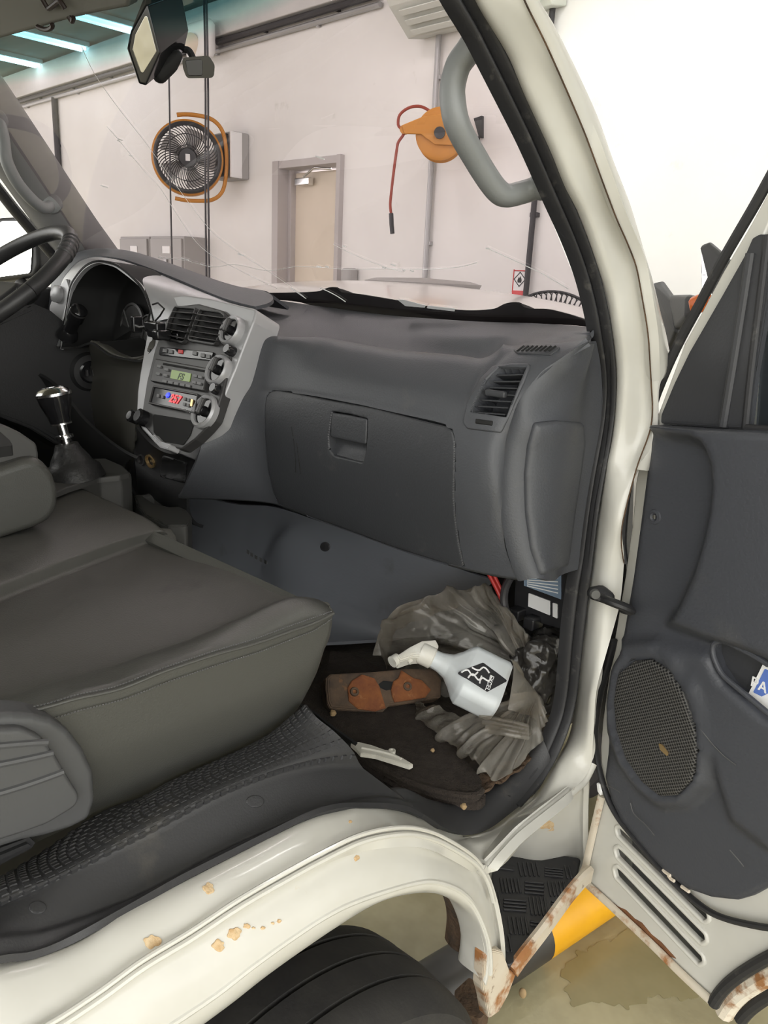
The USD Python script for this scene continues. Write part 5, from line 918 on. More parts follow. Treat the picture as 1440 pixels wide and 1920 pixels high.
w0 = PD.loc(win_px); win = Polygon([tuple(q) for q in w0] + [(.14, 1.03), (.33, 1.27), (.5, 1.34), (.76, 1.31), (.89, 1.02), (.90, .80)])
slots = [[(1157, 1554), (1163, 1552), (1172, 1560), (1326, 1712), (1327, 1722), (1320, 1726), (1160, 1566)], [(1155, 1593), (1161, 1590), (1170, 1598), (1322, 1752), (1323, 1762), (1315, 1766), (1158, 1606)], [(1153, 1629), (1159, 1627), (1168, 1635), (1317, 1793), (1318, 1802), (1310, 1806), (1156, 1644)]]
slotp = [PD.poly(q, .004) for q in slots]
shell = rnd(outer, .004).difference(win)
for q in slotp: shell = shell.difference(q)
add(door, 'shell', PD.w(slab(shell, -.005, .0, .0025)), 'truck_paint'); add(door, 'outer_skin', PD.w(slab(rnd(outer, .004).difference(win), -.10, -.072)), 'truck_paint')
add(door, 'slot_backing', PD.w(slab(PD.poly([(1145, 1545), (1165, 1540), (1340, 1715), (1335, 1815), (1310, 1815), (1145, 1645)], 0), -.05, -.045)), 'liner', label='dark cavity behind the louvres')
edge = LineString(outer + outer[:1])
add(door, 'edge_band', PD.w(slab(rnd(outer, .004).buffer(-.002).difference(rnd(outer, .004).buffer(-.012)), -.10, -.01)), 'truck_paint')
for q in slotp:
    g = q.buffer(.006, quad_segs=4).difference(q.buffer(-.0005)); add(door, 'louvre_rim', PD.w(slab(g, -.002, .003, .003)), 'truck_paint')
# folded lower edge with rust
ed = [PD.at(x, y, .006) for x, y in ((1128, 1492), (1112, 1560), (1097, 1628), (1092, 1645), (1103, 1660), (1149, 1702), (1216, 1765), (1277, 1825), (1336, 1879))]
add(door, 'folded_edge', tube(spl(ed, 80), .006, 10, b=.004), 'rusty_paint', label='rusty folded edge along the bottom')
def strip(pts, h0, h1, mat, name, r=.0, lab=None): return add(door, name, tube(spl([PD.at(x, y, h0) for x, y in pts], 80), r, 10, b=r * h1), mat, label=lab)
rs = PD.poly([(1146, 1690), (1160, 1700), (1174, 1706), (1190, 1722), (1204, 1730), (1222, 1752), (1240, 1766), (1268, 1797), (1256, 1793), (1236, 1775), (1216, 1760), (1206, 1745), (1190, 1735), (1178, 1720), (1164, 1712), (1150, 1698)]); add(door, 'rust_streak', PD.w(slab(rs, .0, .0015, .001)), 'rust')
# rubber weatherstrip
ru = [(1415, 385), (1384, 438), (1354, 490), (1312, 570), (1282, 625), (1259, 672), (1234, 731), (1216, 783), (1206, 800), (1195, 846), (1180, 897), (1172, 950), (1167, 1010), (1172, 1058)]
add(door, 'frame_strip', tube(spl([PD.at(x, y, -.004) for x, y in [(1470, 285), (1440, 340)] + ru], 100), .0065, 10), 'rubber', label='black rubber strip')
ru2 = [(1152, 1200), (1143, 1240), (1128, 1292), (1119, 1345), (1117, 1400), (1123, 1440), (1132, 1474), (1148, 1514), (1172, 1550), (1203, 1587), (1240, 1630), (1275, 1665), (1306, 1692), (1346, 1717), (1398, 1732), (1446, 1740), (1560, 1735)]
add(door, 'lower_strip', tube(spl([PD.at(x, y, .010) for x, y in ru2], 120), .0042, 10, b=.006), 'rubber', label='black rubber strip')
# trim panel: one surface in relief
gu, gv_ = np.meshgrid(np.linspace(-.06, .96, 120), np.linspace(.05, .82, 100)); Gp_ = PD.o + gu[..., None] * PD.u + gv_[..., None] * PD.v + PD.n * .004
Sd = Surf(Gp_)
trim = [(1218, 800), (1236, 796), (1300, 800), (1346, 803), (1440, 806), (1560, 812), (1700, 1100), (1640, 1500), (1560, 1630), (1440, 1662), (1413, 1677), (1382, 1686), (1336, 1681), (1290, 1665), (1254, 1640), (1214, 1600), (1165, 1539), (1146, 1500), (1134, 1455), (1130, 1410), (1134, 1350), (1145, 1290), (1152, 1230), (1166, 1150), (1178, 1080), (1192, 978), (1202, 900), (1212, 830)]
pad_edge = np.array([(1180, 792), (1216, 812), (1251, 824), (1300, 832), (1320, 845), (1330, 872), (1332, 905), (1328, 950), (1316, 1005), (1298, 1065), (1272, 1120), (1240, 1172), (1290, 1190), (1330, 1205), (1400, 1225), (1600, 1300)])
padpoly = Polygon([tuple(q) for q in pad_edge] + [(1800, 1300), (1800, 700), (1180, 700)])
spk = [(1193, 1230), (1227, 1226), (1259, 1246), (1290, 1291), (1310, 1353), (1316, 1400), (1306, 1456), (1277, 1484), (1243, 1486), (1209, 1460), (1177, 1416), (1159, 1362), (1154, 1306), (1163, 1255)]
spkp = rnd(spk, 8).buffer(2); pocket = [(1337, 1203), (1384, 1215), (1440, 1246), (1540, 1310), (1540, 1400), (1440, 1338), (1399, 1304), (1365, 1276), (1346, 1248), (1337, 1222)]
pk = rnd(pocket, 4)
lowpad = Polygon([(1150, 1190), (1230, 1180), (1335, 1205), (1600, 1300), (1700, 1500), (1440, 1600), (1360, 1540), (1330, 1450), (1318, 1350), (1280, 1260), (1235, 1222), (1190, 1222), (1160, 1250)])
sst = lambda x: np.clip(x, 0, 1) ** 2 * (3 - 2 * np.clip(x, 0, 1))
def relief(px, py):
    px = px - 18   # the relief stands off the base plane it is traced on
    p = shapely.Point(px, py); d = padpoly.exterior.distance(p); d = d if padpoly.contains(p) else -d
    h = .030 * sst((d + 6) / 40)
    ds = spkp.exterior.distance(p); ds = ds if spkp.contains(p) else -ds
    h += .018 * sst((ds + 34) / 30) * (1 - .7 * sst((px - 1330) / 60)) * (0 if d > 0 else 1) if ds < 0 else (.018 - .004)
    dl = lowpad.exterior.distance(p); dl = dl if lowpad.contains(p) else -dl
    h += .016 * sst((dl + 2) / 30) if d < 0 else .016 * sst(1)* 0
    pass
    return float(h)
trim = [(x + (15 if x < 1222 and y < 1420 else 5), y) for x, y in trim]
tp_ = add(door, 'trim_panel', Sd.panel(trim, .010, r=4, bev=.008, step=7, base=-.004, fun=relief, holes=[shapely.affinity.translate(pk, 16, 0)]), 'door_trim', smooth=50, label='dark grey moulded trim panel')
add(tp_, 'pocket_inside', PD.w(slab(pk.__class__([tuple(q) for q in PD.loc(list(pk.exterior.coords)[:-1], .004)]).buffer(.006), .001, .004)), 'door_trim_dark')
lipz = np.array([PD.at(x, y, .022 + .004) for x, y in [(1440, 1246), (1384, 1214), (1345, 1203), (1337, 1212), (1341, 1238), (1362, 1272), (1399, 1303), (1440, 1337), (1540, 1400)]])
add(tp_, 'pocket_lip', tube(spl(lipz, 60), .0035, 10), 'door_trim')
sg_ = [(x + (1236 - x) * .02, y + (1356 - y) * .02) for x, y in spk]
M['speaker_mesh'] = usdkit.material(stage, '/World/Looks/speaker_mesh', {'p': ('principled_bsdf', {'roughness': .5}), 'g': ('geometry', {}), 'v': ('voronoi_texture', {'scale': 250., 'randomness': .0, 'dimensions': '2D'}), 'r': ('rgb_ramp', {'ramp': [(0, (.004, .004, .004)), (.34, (.006, .006, .006)), (.46, (.085, .082, .078)), (1, (.085, .082, .078))]}), 'b': ('bump', {'distance': .002, 'strength': .6}),
    'du': ('vector_math', {'math_type': 'dot_product', 'vector2': (.955 * .8, -.294 * .8, .6)}), 'dv': ('vector_math', {'math_type': 'dot_product', 'vector2': (-.955 * .6, .294 * .6, .8)}), 'cb': ('combine_xyz', {})}, [('g.position', 'du.vector1'), ('g.position', 'dv.vector1'), ('du.value', 'cb.x'), ('dv.value', 'cb.y'), ('cb.vector', 'v.vector'), ('v.distance', 'r.fac'), ('r.color', 'p.base_color'), ('v.distance', 'b.height'), ('b.normal', 'p.normal')], surface='p.BSDF')
add(door, 'speaker_grille', Sd.panel([(x + 22, y) for x, y in sg_], .030, r=6, bev=.004, step=8, base=.010), 'speaker_mesh', label='oval perforated speaker grille')
add(door, 'grille_rim', tube(spl([PD.at(x, y, .028) for x, y in sg_ + sg_[:1]], 80), .0016, 8), 'door_trim_dark')
bs = PD.poly([(1240, 1392), (1246, 1394), (1258, 1410), (1256, 1416), (1243, 1404)], .001, .03); add(door, 'grille_damage', PD.w(slab(bs, .033, .0355)), 'gold', label='bare yellow patch of the grille')
for (x, y), r_ in (((1229, 969), 10),): 
    o = PD.at(x, y, .013); add(tp_, 'screw_cup', lathe([(.0085, .0), (.011, .0), (.0095, .003), (.006, .0035), (.004, .001), (0, .001)], o, PD.n, 26), 'door_trim'); add(tp_, 'screw', lathe([(0, .0), (.0035, 0), (.003, .0025), (0, .003)], o, PD.n, 18), 'chrome')
for P in ([(1335, 1350), (1352, 1372), (1375, 1398), (1408, 1424)], [(1152, 1468), (1165, 1472), (1178, 1480)], [(1396, 1582), (1412, 1600), (1422, 1612)], [(1198, 1500), (1206, 1522), (1226, 1540), (1243, 1560)]): add(tp_, 'scuff', Sd.line(P, .0007, .0165 if P[0][0] < 1330 else .027, 20, 5), 'button_grey')
# clip showing white through a gap at the panel edge
add(door, 'trim_clip', PD.w(slab(PD.poly([(1134, 1462), (1140, 1464), (1144, 1480), (1142, 1488), (1136, 1478)], .002), .01, .018, .002)), 'label_white')
add(door, 'frayed_tape', cat([rod(PD.at(x, y, .012), PD.at(x + 14, y + 10, .014), .0025, 6) for x, y in ((1243, 1632), (1250, 1642), (1278, 1662))]), 'door_cream', label='frayed tape on the panel edge')
# corner cover and window channel
cn = [(1236, 795), (1237, 778), (1262, 718), (1290, 660), (1350, 556), (1396, 474), (1408, 446), (1420, 439), (1440, 439), (1449, 445), (1436, 560), (1412, 700), (1400, 806), (1340, 803)]
add(door, 'corner_cover', PD.slab(cn, -.002, .010, r=.004, bev=.005), 'door_trim_dark', label='black triangular corner cover')
add(door, 'channel_rib', tube(spl([PD.at(x, y, .010) for x, y in ((1408, 475), (1395, 560), (1376, 680), (1356, 800))], 30), .006, 10), 'door_trim_dark')
add(door, 'window_channel', tube(spl([PD.at(x, y, .008) for x, y in ((1440, 440), (1428, 540), (1412, 670), (1398, 804))], 30), .005, 10), 'rubber')
add(door, 'belt_strip', tube([PD.at(x, y, .012) for x, y in ((1400, 803), (1440, 806), (1600, 815))], .005, 10), 'rubber')
M['door_glass'] = usdkit.material(stage, '/World/Looks/door_glass', {'t': ('transparent_bsdf', {'color': (.42, .45, .50)}), 'gl': ('glossy_bsdf', {'roughness': .02}), 'mx': ('mix_closure', {'fac': .08})}, [('t.BSDF', 'mx.closure1'), ('gl.BSDF', 'mx.closure2')], surface='mx.closure')
add(door, 'window_glass', PD.w(slab(win.buffer(.004).intersection(Polygon([(-1, .72), (2, .72), (2, 1.5), (-1, 1.5)])), -.028, -.024)), 'door_glass', label='raised window pane')
# strap of the door check
ck = [X(.80, [(1112, 1116)])[0], X(.81, [(1130, 1122)])[0], X(.83, [(1150, 1130)])[0], PD.at(1164, 1142, -.02)]
ch = thing('door_check', 'dark greasy door check strap between pillar and door', 'hinge strap', ck[0])
add(ch, 'strap', tube(spl(ck, 20), .006, 10, b=.009), 'rubber'); add(ch, 'bracket', m3.Manifold.batch_hull([m3.Manifold.sphere(r_, 14).translate(tuple(X(x_, [q])[0])) for q, r_, x_ in (((1113, 1112), .009, .795), ((1126, 1112), .011, .80), ((1140, 1120), .009, .81))]), 'rubber'); add(ch, 'pin', lathe([(0, 0), (.007, 0), (.006, .006), (0, .007)], X(.803, [(1115, 1113)])[0], (.7, -.7, .1), 18), 'liner')
# card tucked into the pocket
cd = thing('pocket_card', 'blue and white printed card sticking out of the door pocket', 'card', PD.at(1430, 1290, .02))
add(cd, 'card', PD.slab([(1402, 1303), (1430, 1246), (1500, 1285), (1480, 1350), (1440, 1335)], .012, .0135), 'label_white')
add(cd, 'blue_print', PD.slab([(1412, 1298), (1434, 1254), (1470, 1272), (1460, 1310), (1440, 1300), (1428, 1306)], .0134, .0142, r=.001), 'card_blue')
add(cd, 'lettering', PD.text('PA', 1424, 1284, .012, .0143, .0005, True), 'label_white')
# near exterior mirror on the outer side of the pillar
nm = thing('wing_mirror', 'dark exterior mirror arm with an orange lamp behind the door edge', 'mirror', PD.at(1260, 600, -.16))
arm = [PD.at(x, y, -.12) for x, y in ((1232, 540), (1260, 553), (1298, 562), (1302, 582), (1282, 610), (1270, 640), (1258, 650), (1246, 610))]
b0_, f0_ = [PD.at(x, y, -.20) for x, y in ((1230, 537), (1241, 535), (1252, 560), (1268, 640), (1257, 651))], [PD.at(x, y, -.12) for x, y in ((1293, 562), (1302, 564), (1303, 582), (1292, 590))]
add(nm, 'base_arm', cat(m3.Manifold.batch_hull([m3.Manifold.sphere(.006, 12).translate(tuple(p)) for p in b0_ + [PD.at(1262, 565, -.17), PD.at(1270, 620, -.17)]]), m3.Manifold.batch_hull([m3.Manifold.sphere(.007, 12).translate(tuple(p)) for p in f0_ + [PD.at(1255, 562, -.19), PD.at(1266, 618, -.19), PD.at(1278, 590, -.16)]])), 'cover_plastic', label='dark mirror arm')
add(nm, 'side_lamp', m3.Manifold.batch_hull([m3.Manifold.sphere(.008, 12).translate(tuple(PD.at(x, y, -.11))) for x, y in ((1302, 566), (1318, 560), (1316, 575), (1304, 578))]), 'indicator_orange', label='orange side lamp')
hd_ = [PD.at(x, y, -.12) for x, y in ((1322, 466), (1330, 463), (1350, 480), (1400, 530), (1400, 640), (1345, 560), (1336, 520))]
add(nm, 'head', m3.Manifold.batch_hull([m3.Manifold.sphere(.006, 12).translate(tuple(p)) for p in hd_]), 'cover_plastic'); gpl = Plane(PD.at(1325, 500, -.13), (.3, .9, 0), (0, 0, 1)); add(nm, 'mirror_face', m3.Manifold.batch_hull([m3.Manifold.sphere(.003, 10).translate(tuple(PD.at(x, y, -.126))) for x, y in ((1320, 470), (1318, 500), (1320, 540), (1334, 560), (1336, 520))]), 'mirror_glass')
# the wheel arch strip at the door's lower rear corner
ap = [PD.at(x, y, .004) for x, y in ((1338, 1882), (1352, 1860), (1374, 1838), (1402, 1818), (1440, 1796), (1500, 1768))]
add(door, 'arch_strip', tube(spl(ap, 50), .008, 10), 'rubber', label='black arch strip'); ap2 = [PD.at(x, y, -.03) for x, y in ((1358, 1900), (1374, 1876), (1398, 1855), (1440, 1830), (1500, 1800))]
add(door, 'arch_flange', tube(spl(ap2, 40), .012, 10), 'truck_paint_worn'); add(door, 'arch_edge', tube(spl([PD.at(x, y, -.06) for x, y in ((1388, 1912), (1408, 1890), (1440, 1868), (1500, 1838))], 40), .009, 10), 'rubber')
# ================================================================ things in the footwell
mk('carpet', (.028, .021, .017), 1.0, bump=(420, .003, .9), var=(60, (.045, .035, .028), .8), spots=[(150, (.20, .14, .085), .735, .77)])
M['bag_film'] = usdkit.material(stage, '/World/Looks/bag_film', {'g': ('geometry', {}), 'p': ('principled_bsdf', {'base_color': (.36, .35, .325), 'roughness': .10, 'specular_ior_level': 1.0}), 't': ('transparent_bsdf', {'color': (.86, .82, .76)}), 'n': ('noise_texture', {'scale': 14., 'detail': 4.}), 'r': ('map_range', {'from_min': .35, 'from_max': .68, 'to_min': .10, 'to_max': .38, 'clamp': True}), 'n2': ('noise_texture', {'scale': 30., 'detail': 4., 'distortion': 1.6}), 'b': ('bump', {'distance': .006, 'strength': .35}), 'mx': ('mix_closure', {})},
    [('g.position', 'n.vector'), ('n.fac', 'r.value'), ('r.result', 'mx.fac'), ('g.position', 'n2.vector'), ('n2.fac', 'b.height'), ('b.normal', 'p.normal'), ('t.BSDF', 'mx.closure1'), ('p.BSDF', 'mx.closure2')], surface='mx.closure')
mk('bag_dark', (.025, .023, .021), .25, bump=(18, .02, .9))
mk('bottle_white', (.62, .66, .68), .4, var=(18, (.52, .54, .54), .6))
mk('bottle_head', (.74, .73, .68), .45, var=(25, (.58, .55, .47), .7))
mk('label_black', (.02, .02, .022), .35)
mk('block_brown', (.13, .085, .052), .85, bump=(60, .004, .6), var=(30, (.055, .038, .028), .9), spots=[(40, (.20, .10, .045), .62, .72)])
mk('rust_orange', (.26, .095, .03), .9, bump=(70, .004, .8), var=(35, (.17, .055, .025), .9), spots=[(60, (.33, .15, .06), .6, .7)])
mk('shard_white', (.66, .64, .58), .5)
mk('wire_red', (.45, .03, .025), .4)
mk('crumb', (.36, .25, .13), .9)
for zz, offp, name, lab in ((.683, (8, 14), 'floor_mat', 'lower brown carpet mat, its edge showing under the upper one'), (.700, (0, 0), 'floor_mat', 'upper dark brown carpet mat strewn with crumbs in the footwell')):
    o = lambda pts: Z(zz, [(x + offp[0], y + offp[1]) for x, y in pts])
    m0 = o([(540, 1330), (600, 1368), (657, 1402), (704, 1433), (748, 1460), (800, 1481), (850, 1492), (888, 1494), (903, 1484)]); m1 = o([(580, 1300), (640, 1330), (700, 1362), (748, 1396), (790, 1428), (830, 1450), (868, 1464), (892, 1472), (902, 1476)]); m2 = o([(620, 1220), (690, 1240), (760, 1290), (800, 1330), (830, 1370), (855, 1405), (880, 1432), (896, 1452), (904, 1466)])
    m1[:, 2] += .004
    mt = thing(name, lab, 'mat', m1.mean(0), 'carpet mats in the footwell'); Gm = loft([m0 + [0, 0, -.010], m0 + [-.002, .002, 0], m1, m2], 80, 40, idx=True); Gm[..., 2] += (meshkit.fbm(Gm * 18, 3, 4) - .5) * .008
    add(mt, 'carpet', sheet(Gm, .009, (0, 0, 1)), 'carpet'); 
    if zz > .69: add(mt, 'bound_edge', tube(spl(m0 + [0, 0, .002], 70), .005, 8), 'carpet')
flap = loft([Z(.735, [(562, 1322), (590, 1338), (620, 1362), (648, 1382), (668, 1396)]), Z(.715, [(566, 1332), (590, 1352), (620, 1374), (645, 1392), (664, 1403)])], 30, 6, idx=True); solo('rubber_flap', sheet(flap, .003), 'rubber', 'thin black rubber flap curling up beside the seat', 'rubber strip')
sd = thing('plastic_shard', 'long white plastic shard lying on the brown carpet', 'debris', Z(.725, [(715, 1412)])[0]); Pz = ZP(.728)
shp = Pz.poly([(657, 1393), (672, 1390), (697, 1396), (722, 1405), (730, 1406), (735, 1404), (741, 1408), (741, 1413), (757, 1421), (775, 1432), (768, 1436), (733, 1425), (704, 1416), (676, 1412), (668, 1403)], .001)
add(sd, 'shard', Pz.w(slab(shp, -.006, .0, .002)), 'shard_white'); add(sd, 'rib', tube([Pz.at(x, y, .001) for x, y in ((678, 1402), (704, 1407), (732, 1414), (752, 1423))], .0018, 8, 20), 'shard_white'); add(sd, 'eyelet', lathe([(.003, -.002), (.005, -.002), (.005, .002), (.003, .002), (.003, -.002)], Pz.at(735, 1409), (0, 0, 1), 18), 'shard_white')
# rusty block
bo = Z(.735, [(720, 1290)])[0]; b_n = np.array([.50, -.62, .62]); bu = PB.n * 0 + Z(.735, [(826, 1278)])[0] - Z(.735, [(612, 1298)])[0]; bu /= np.linalg.norm(bu); b_v = np.cross(b_n / np.linalg.norm(b_n), bu); PK = Plane(bo, bu, b_v)
rb = thing('rusty_block', 'rusted brown metal block with two bolt holes on the carpet', 'metal block', bo)
c2_ = lambda pts: K(560, 1040, 2.77, pts)
add(rb, 'block', PK.slab(c2_([(140, 640), (165, 618), (400, 605), (560, 590), (690, 590), (720, 605), (745, 650), (742, 740), (600, 765), (470, 785), (440, 815), (300, 810), (165, 800), (150, 770), (142, 700)]), -.042, .0, r=.003, bev=.006), 'block_brown')
add(rb, 'rust_plate', PK.slab(c2_([(255, 690), (275, 655), (330, 620), (395, 640), (420, 680), (435, 730), (455, 795), (400, 812), (310, 800), (262, 760)]), -.002, .004, r=.001, bev=.003), 'rust_orange', label='reddish rust plate'); add(rb, 'rust_plate', PK.slab(c2_([(482, 700), (495, 655), (520, 640), (535, 598), (600, 640), (640, 650), (690, 700), (660, 740), (590, 752), (500, 765), (488, 735)]), -.002, .005, r=.001, bev=.003), 'rust_orange', label='orange rust plate')
add(rb, 'groove', PK.slab(c2_([(415, 672), (440, 655), (488, 660), (480, 700), (455, 705), (425, 692)]), -.002, .0008), 'gap_black')
for q in ((290, 712), (565, 685)): o = PK.at(*c2_([q])[0], .004); add(rb, 'bolt_hole', lathe([(.0035, 0), (.0075, 0), (.0065, .003), (.0035, .003), (.0035, 0)], o, PK.n, 20), 'block_brown')
# spray bottle
A_ = Z(.815, [(806, 1232)])[0]; B_ = Z(.775, [(940, 1298)])[0]; axs = B_ - A_; Lb = np.linalg.norm(axs); axs /= Lb; upn = CAM - (A_ + B_) / 2; upn = upn * .55 / np.linalg.norm(upn) + np.array([0, 0, .75]); upn -= axs * upn.dot(axs); upn /= np.linalg.norm(upn); sid = np.cross(axs, upn)
sb = thing('spray_bottle', 'white trigger spray bottle with a black label lying on the plastic bag', 'spray bottle', (A_ + B_) / 2)
def rr_(w, h, r, n=6):
    out = []
    for cx_, cy_, a0 in ((w - r, h - r, 0), (-w + r, h - r, 90), (-w + r, -h + r, 180), (w - r, -h + r, 270)):
        for k in range(n): t = math.radians(a0 + 90 * k / (n - 1)); out.append((cx_ + r * math.cos(t), cy_ + r * math.sin(t)))
    return np.array(out)
secs = [(.0, .013, .013, .0125), (.14, .0145, .0145, .014), (.26, .019, .017, .016), (.36, .030, .021, .018), (.44, .041, .025, .018), (.50, .046, .027, .017), (.96, .046, .027, .017), (1.01, .042, .024, .016), (1.015, .030, .014, .010)]
Gb = np.array([np.vstack([(q := A_ + axs * Lb * s + rr_(w, h, r)[:, :1] * sid + rr_(w, h, r)[:, 1:] * upn), q[:1]]) for s, w, h, r in secs]); Gb = np.stack([spl(Gb[:, k], 60) if False else np.stack([np.interp(np.linspace(0, 1.015, 70), [z[0] for z in secs], Gb[:, k, c]) for c in range(3)], 1) for k in range(Gb.shape[1])], 1)
Vb = Gb.reshape(-1, 3); ff = gfaces(Gb.shape[0], Gb.shape[1]); bm = trimesh.Trimesh(np.vstack([Vb, A_, A_ + axs * Lb * 1.016]), np.vstack([ff, [[len(Vb) + 1, (Gb.shape[0] - 1) * Gb.shape[1] + k, (Gb.shape[0] - 1) * Gb.shape[1] + k + 1] for k in range(Gb.shape[1] - 1)]]), process=True); bm.fix_normals()
bd = add(sb, 'bottle', bm, 'bottle_white', smooth=40, label='white bottle body')
PLb = Plane(A_ + upn * .027, axs, sid); 
lb = add(sb, 'label', PLb.slab(c2_([(822, 612), (958, 560), (1040, 620), (1085, 655), (980, 712)]), -.001, .0006, r=.002), 'label_black', label='black label with white print')
for P in ([(845, 612), (880, 600), (900, 625), (930, 610)], [(880, 640), (905, 620), (935, 650), (950, 630)], [(900, 585), (935, 600), (960, 585), (990, 615)], [(940, 668), (955, 640), (985, 655), (1000, 630)]): add(lb, 'white_print', tube(spl([PLb.at(*q, .001) for q in c2_(P)], 20), .0013, 6), 'label_white')
pj = lambda p: (lambda q: 720 + FPX * q[0] / q[2])((p - CAM) @ ROT); PLt = Plane(A_ + upn * .027, sid * (1 if pj(A_ + sid * .02) > pj(A_) else -1), axs); add(lb, 'lettering', PLt.text('EXCEL', *c2_([(992, 668)])[0], .006, .0007, .0004, True, width=.028), 'label_white')
add(sb, 'collar', lathe([(0, -.016), (.0155, -.016), (.0165, -.012), (.0165, .004), (.014, .006), (0, .006)], A_, axs, 28), 'bottle_head')
hA = A_ - axs * .016; nz = T([(741, 1232, 1.0)])[0]; hz = [(741, 1233), (765, 1218), (790, 1204), (818, 1200), (824, 1212), (812, 1226), (800, 1230), (770, 1232), (752, 1240)]
PH = Plane(hA, axs, sid if abs(sid.dot(upn)) < 2 else sid)
add(sb, 'trigger_head', PH.slab([(744, 1228), (768, 1212), (792, 1200), (818, 1198), (824, 1210), (818, 1222), (800, 1228), (775, 1230), (752, 1238)], -.012, .012, r=.002, bev=.005), 'bottle_head', label='yellowed white trigger head'); add(sb, 'nozzle', lathe([(0, 0), (.008, 0), (.009, .012), (0, .012)], PH.at(746, 1234), PH.at(740, 1238) - PH.at(760, 1224), 20), 'bottle_head'); add(sb, 'trigger', tube([PH.at(x, y) for x, y in ((775, 1224), (768, 1236), (772, 1243))], .004, 8, 12), 'bottle_head')
# plastic bag
bag = thing('plastic_bag', 'crumpled dirty translucent plastic bag filling the footwell corner', 'bag', Z(.72, [(880, 1280)])[0])
def crumple(G, amp, s, seed, pivot=None, k=11):
    """a film thrown into pleats that fan out from where it is gathered"""
    N = gnormals(G); d = (meshkit.fbm(G * s * .8, 3, seed) - .5) * 2.4 * amp
    if pivot is not None:
        q = G - pivot; e1 = G[0, -1] - G[0, 0]; e1 /= np.linalg.norm(e1); e2 = np.cross(N.mean((0, 1)), e1); a = np.arctan2(q @ e2, q @ e1); r = np.linalg.norm(q, axis=2)
        w = (meshkit.fbm(G * s * .9, 3, seed + 5) - .5) * 2.6; f = sum((1 - 2 * abs(np.sin(a * kk * .5 + w * b + ph))) * am for kk, b, ph, am in ((k, 1., .3, 1.), (k * 1.9, 1.7, 1.1, .5), (k * 3.3, 2.6, 2.0, .22)))
        d += f * amp * .75 * np.clip(r / .05, .3, 1.4)
    return G + N * d[..., None]
w0_ = Z(.7, [(708, 1225), (715, 1185), (745, 1140), (800, 1116), (860, 1106), (905, 1104), (945, 1135), (975, 1175), (1000, 1215)]); zz_ = [.76, .80, .84, .86, .875, .88, .87, .85, .82]
r0 = np.vstack([Z(z, [q]) for q, z in zip([(708, 1228), (714, 1185), (745, 1142), (800, 1118), (860, 1107), (905, 1105), (945, 1138), (975, 1178), (1000, 1215)], zz_)])
r1 = np.vstack([Z(z, [q]) for q, z in zip([(716, 1236), (735, 1215), (770, 1190), (815, 1170), (865, 1165), (905, 1170), (938, 1190), (965, 1212), (990, 1235)], [.74, .77, .80, .82, .83, .83, .83, .82, .80])])
r2 = np.vstack([Z(z, [q]) for q, z in zip([(722, 1246), (750, 1240), (790, 1235), (830, 1230), (870, 1232), (905, 1240), (935, 1250), (960, 1258), (985, 1262)], [.72, .735, .745, .75, .755, .76, .77, .78, .78])])
r3 = np.vstack([Z(z, [q]) for q, z in zip([(740, 1262), (775, 1275), (810, 1290), (840, 1305), (875, 1310), (910, 1308), (940, 1300), (968, 1290), (995, 1280)], [.705, .71, .715, .72, .725, .735, .745, .75, .76])])
add(bag, 'back_fold', sheet(crumple(loft([r0 + [-.01, .03, -.04], r0, r1, r2, r3], 220, 130, idx=True), .007, 16, 3, X(.70, [(1000, 1262)])[0], 21), .0012), 'bag_film', smooth=50)
f0 = np.vstack([Z(z, [q]) for q, z in zip([(768, 1300), (805, 1318), (845, 1332), (890, 1338), (930, 1325), (965, 1300), (990, 1275)], [.715, .725, .735, .745, .755, .765, .78])])
f1 = np.vstack([Z(z, [q]) for q, z in zip([(775, 1325), (815, 1352), (855, 1372), (900, 1380), (945, 1370), (985, 1345), (1015, 1315)], [.712, .722, .730, .738, .745, .755, .765])])
f2 = np.vstack([Z(z, [q]) for q, z in zip([(782, 1345), (822, 1380), (860, 1405), (905, 1418), (950, 1412), (990, 1385), (1026, 1335)], [.706, .712, .718, .724, .728, .735, .75])])
f3 = np.vstack([Z(z, [q]) for q, z in zip([(800, 1352), (845, 1398), (885, 1432), (915, 1458), (955, 1452), (990, 1422), (1020, 1370)], [.703, .705, .706, .708, .71, .715, .73])])
add(bag, 'front_fold', sheet(crumple(loft([f0, f1, f2, f3], 200, 110, idx=True), .005, 18, 11, X(.72, [(1012, 1300)])[0], 23), .0012), 'bag_film', smooth=50)
g0 = X(.71, [(956, 1238), (962, 1262), (958, 1300), (952, 1330)]); g1 = X(.725, [(962, 1240), (985, 1275), (990, 1308), (985, 1340)]); g2 = X(.72, [(965, 1242), (1000, 1290), (1020, 1322), (1004, 1350)])
add(bag, 'stiff_flap', sheet(crumple(loft([g0, g1, g2], 30, 20, idx=True), .004, 20, 5), .001), 'bag_film', smooth=50, label='pale upright flap of film')
hs = [np.vstack([Z(.75, [(900 + 6 * k, 1345 + 9 * k)]), Z(.757, [(950, 1352 + 8 * k)]), Z(.75, [(990, 1362 + 7 * k)])]) for k in range(4)]
for q in hs: add(bag, 'gathered_pleat', tube(spl(q, 20), .0035, 8), 'bag_film')
dl = thing('dark_bag', 'dark crumpled rubbish bag in the corner beside the door seal', 'bag', X(.70, [(1010, 1250)])[0]); s_ = trimesh.creation.icosphere(4, 1.0); v_ = s_.vertices * [.05, .06, .07]; v_ = v_ * (1 + .35 * (meshkit.fbm(s_.vertices * 2.5, 4, 8)[:, None] - .5) * 2); add(dl, 'bag', trimesh.Trimesh(v_ + X(.685, [(1012, 1262)])[0], s_.faces, process=False), 'bag_dark', smooth=50); add(dl, 'tied_neck', tube(spl(X(.70, [(1010, 1235), (1020, 1222), (1032, 1216)]), 12), .012, 8), 'bag_dark')
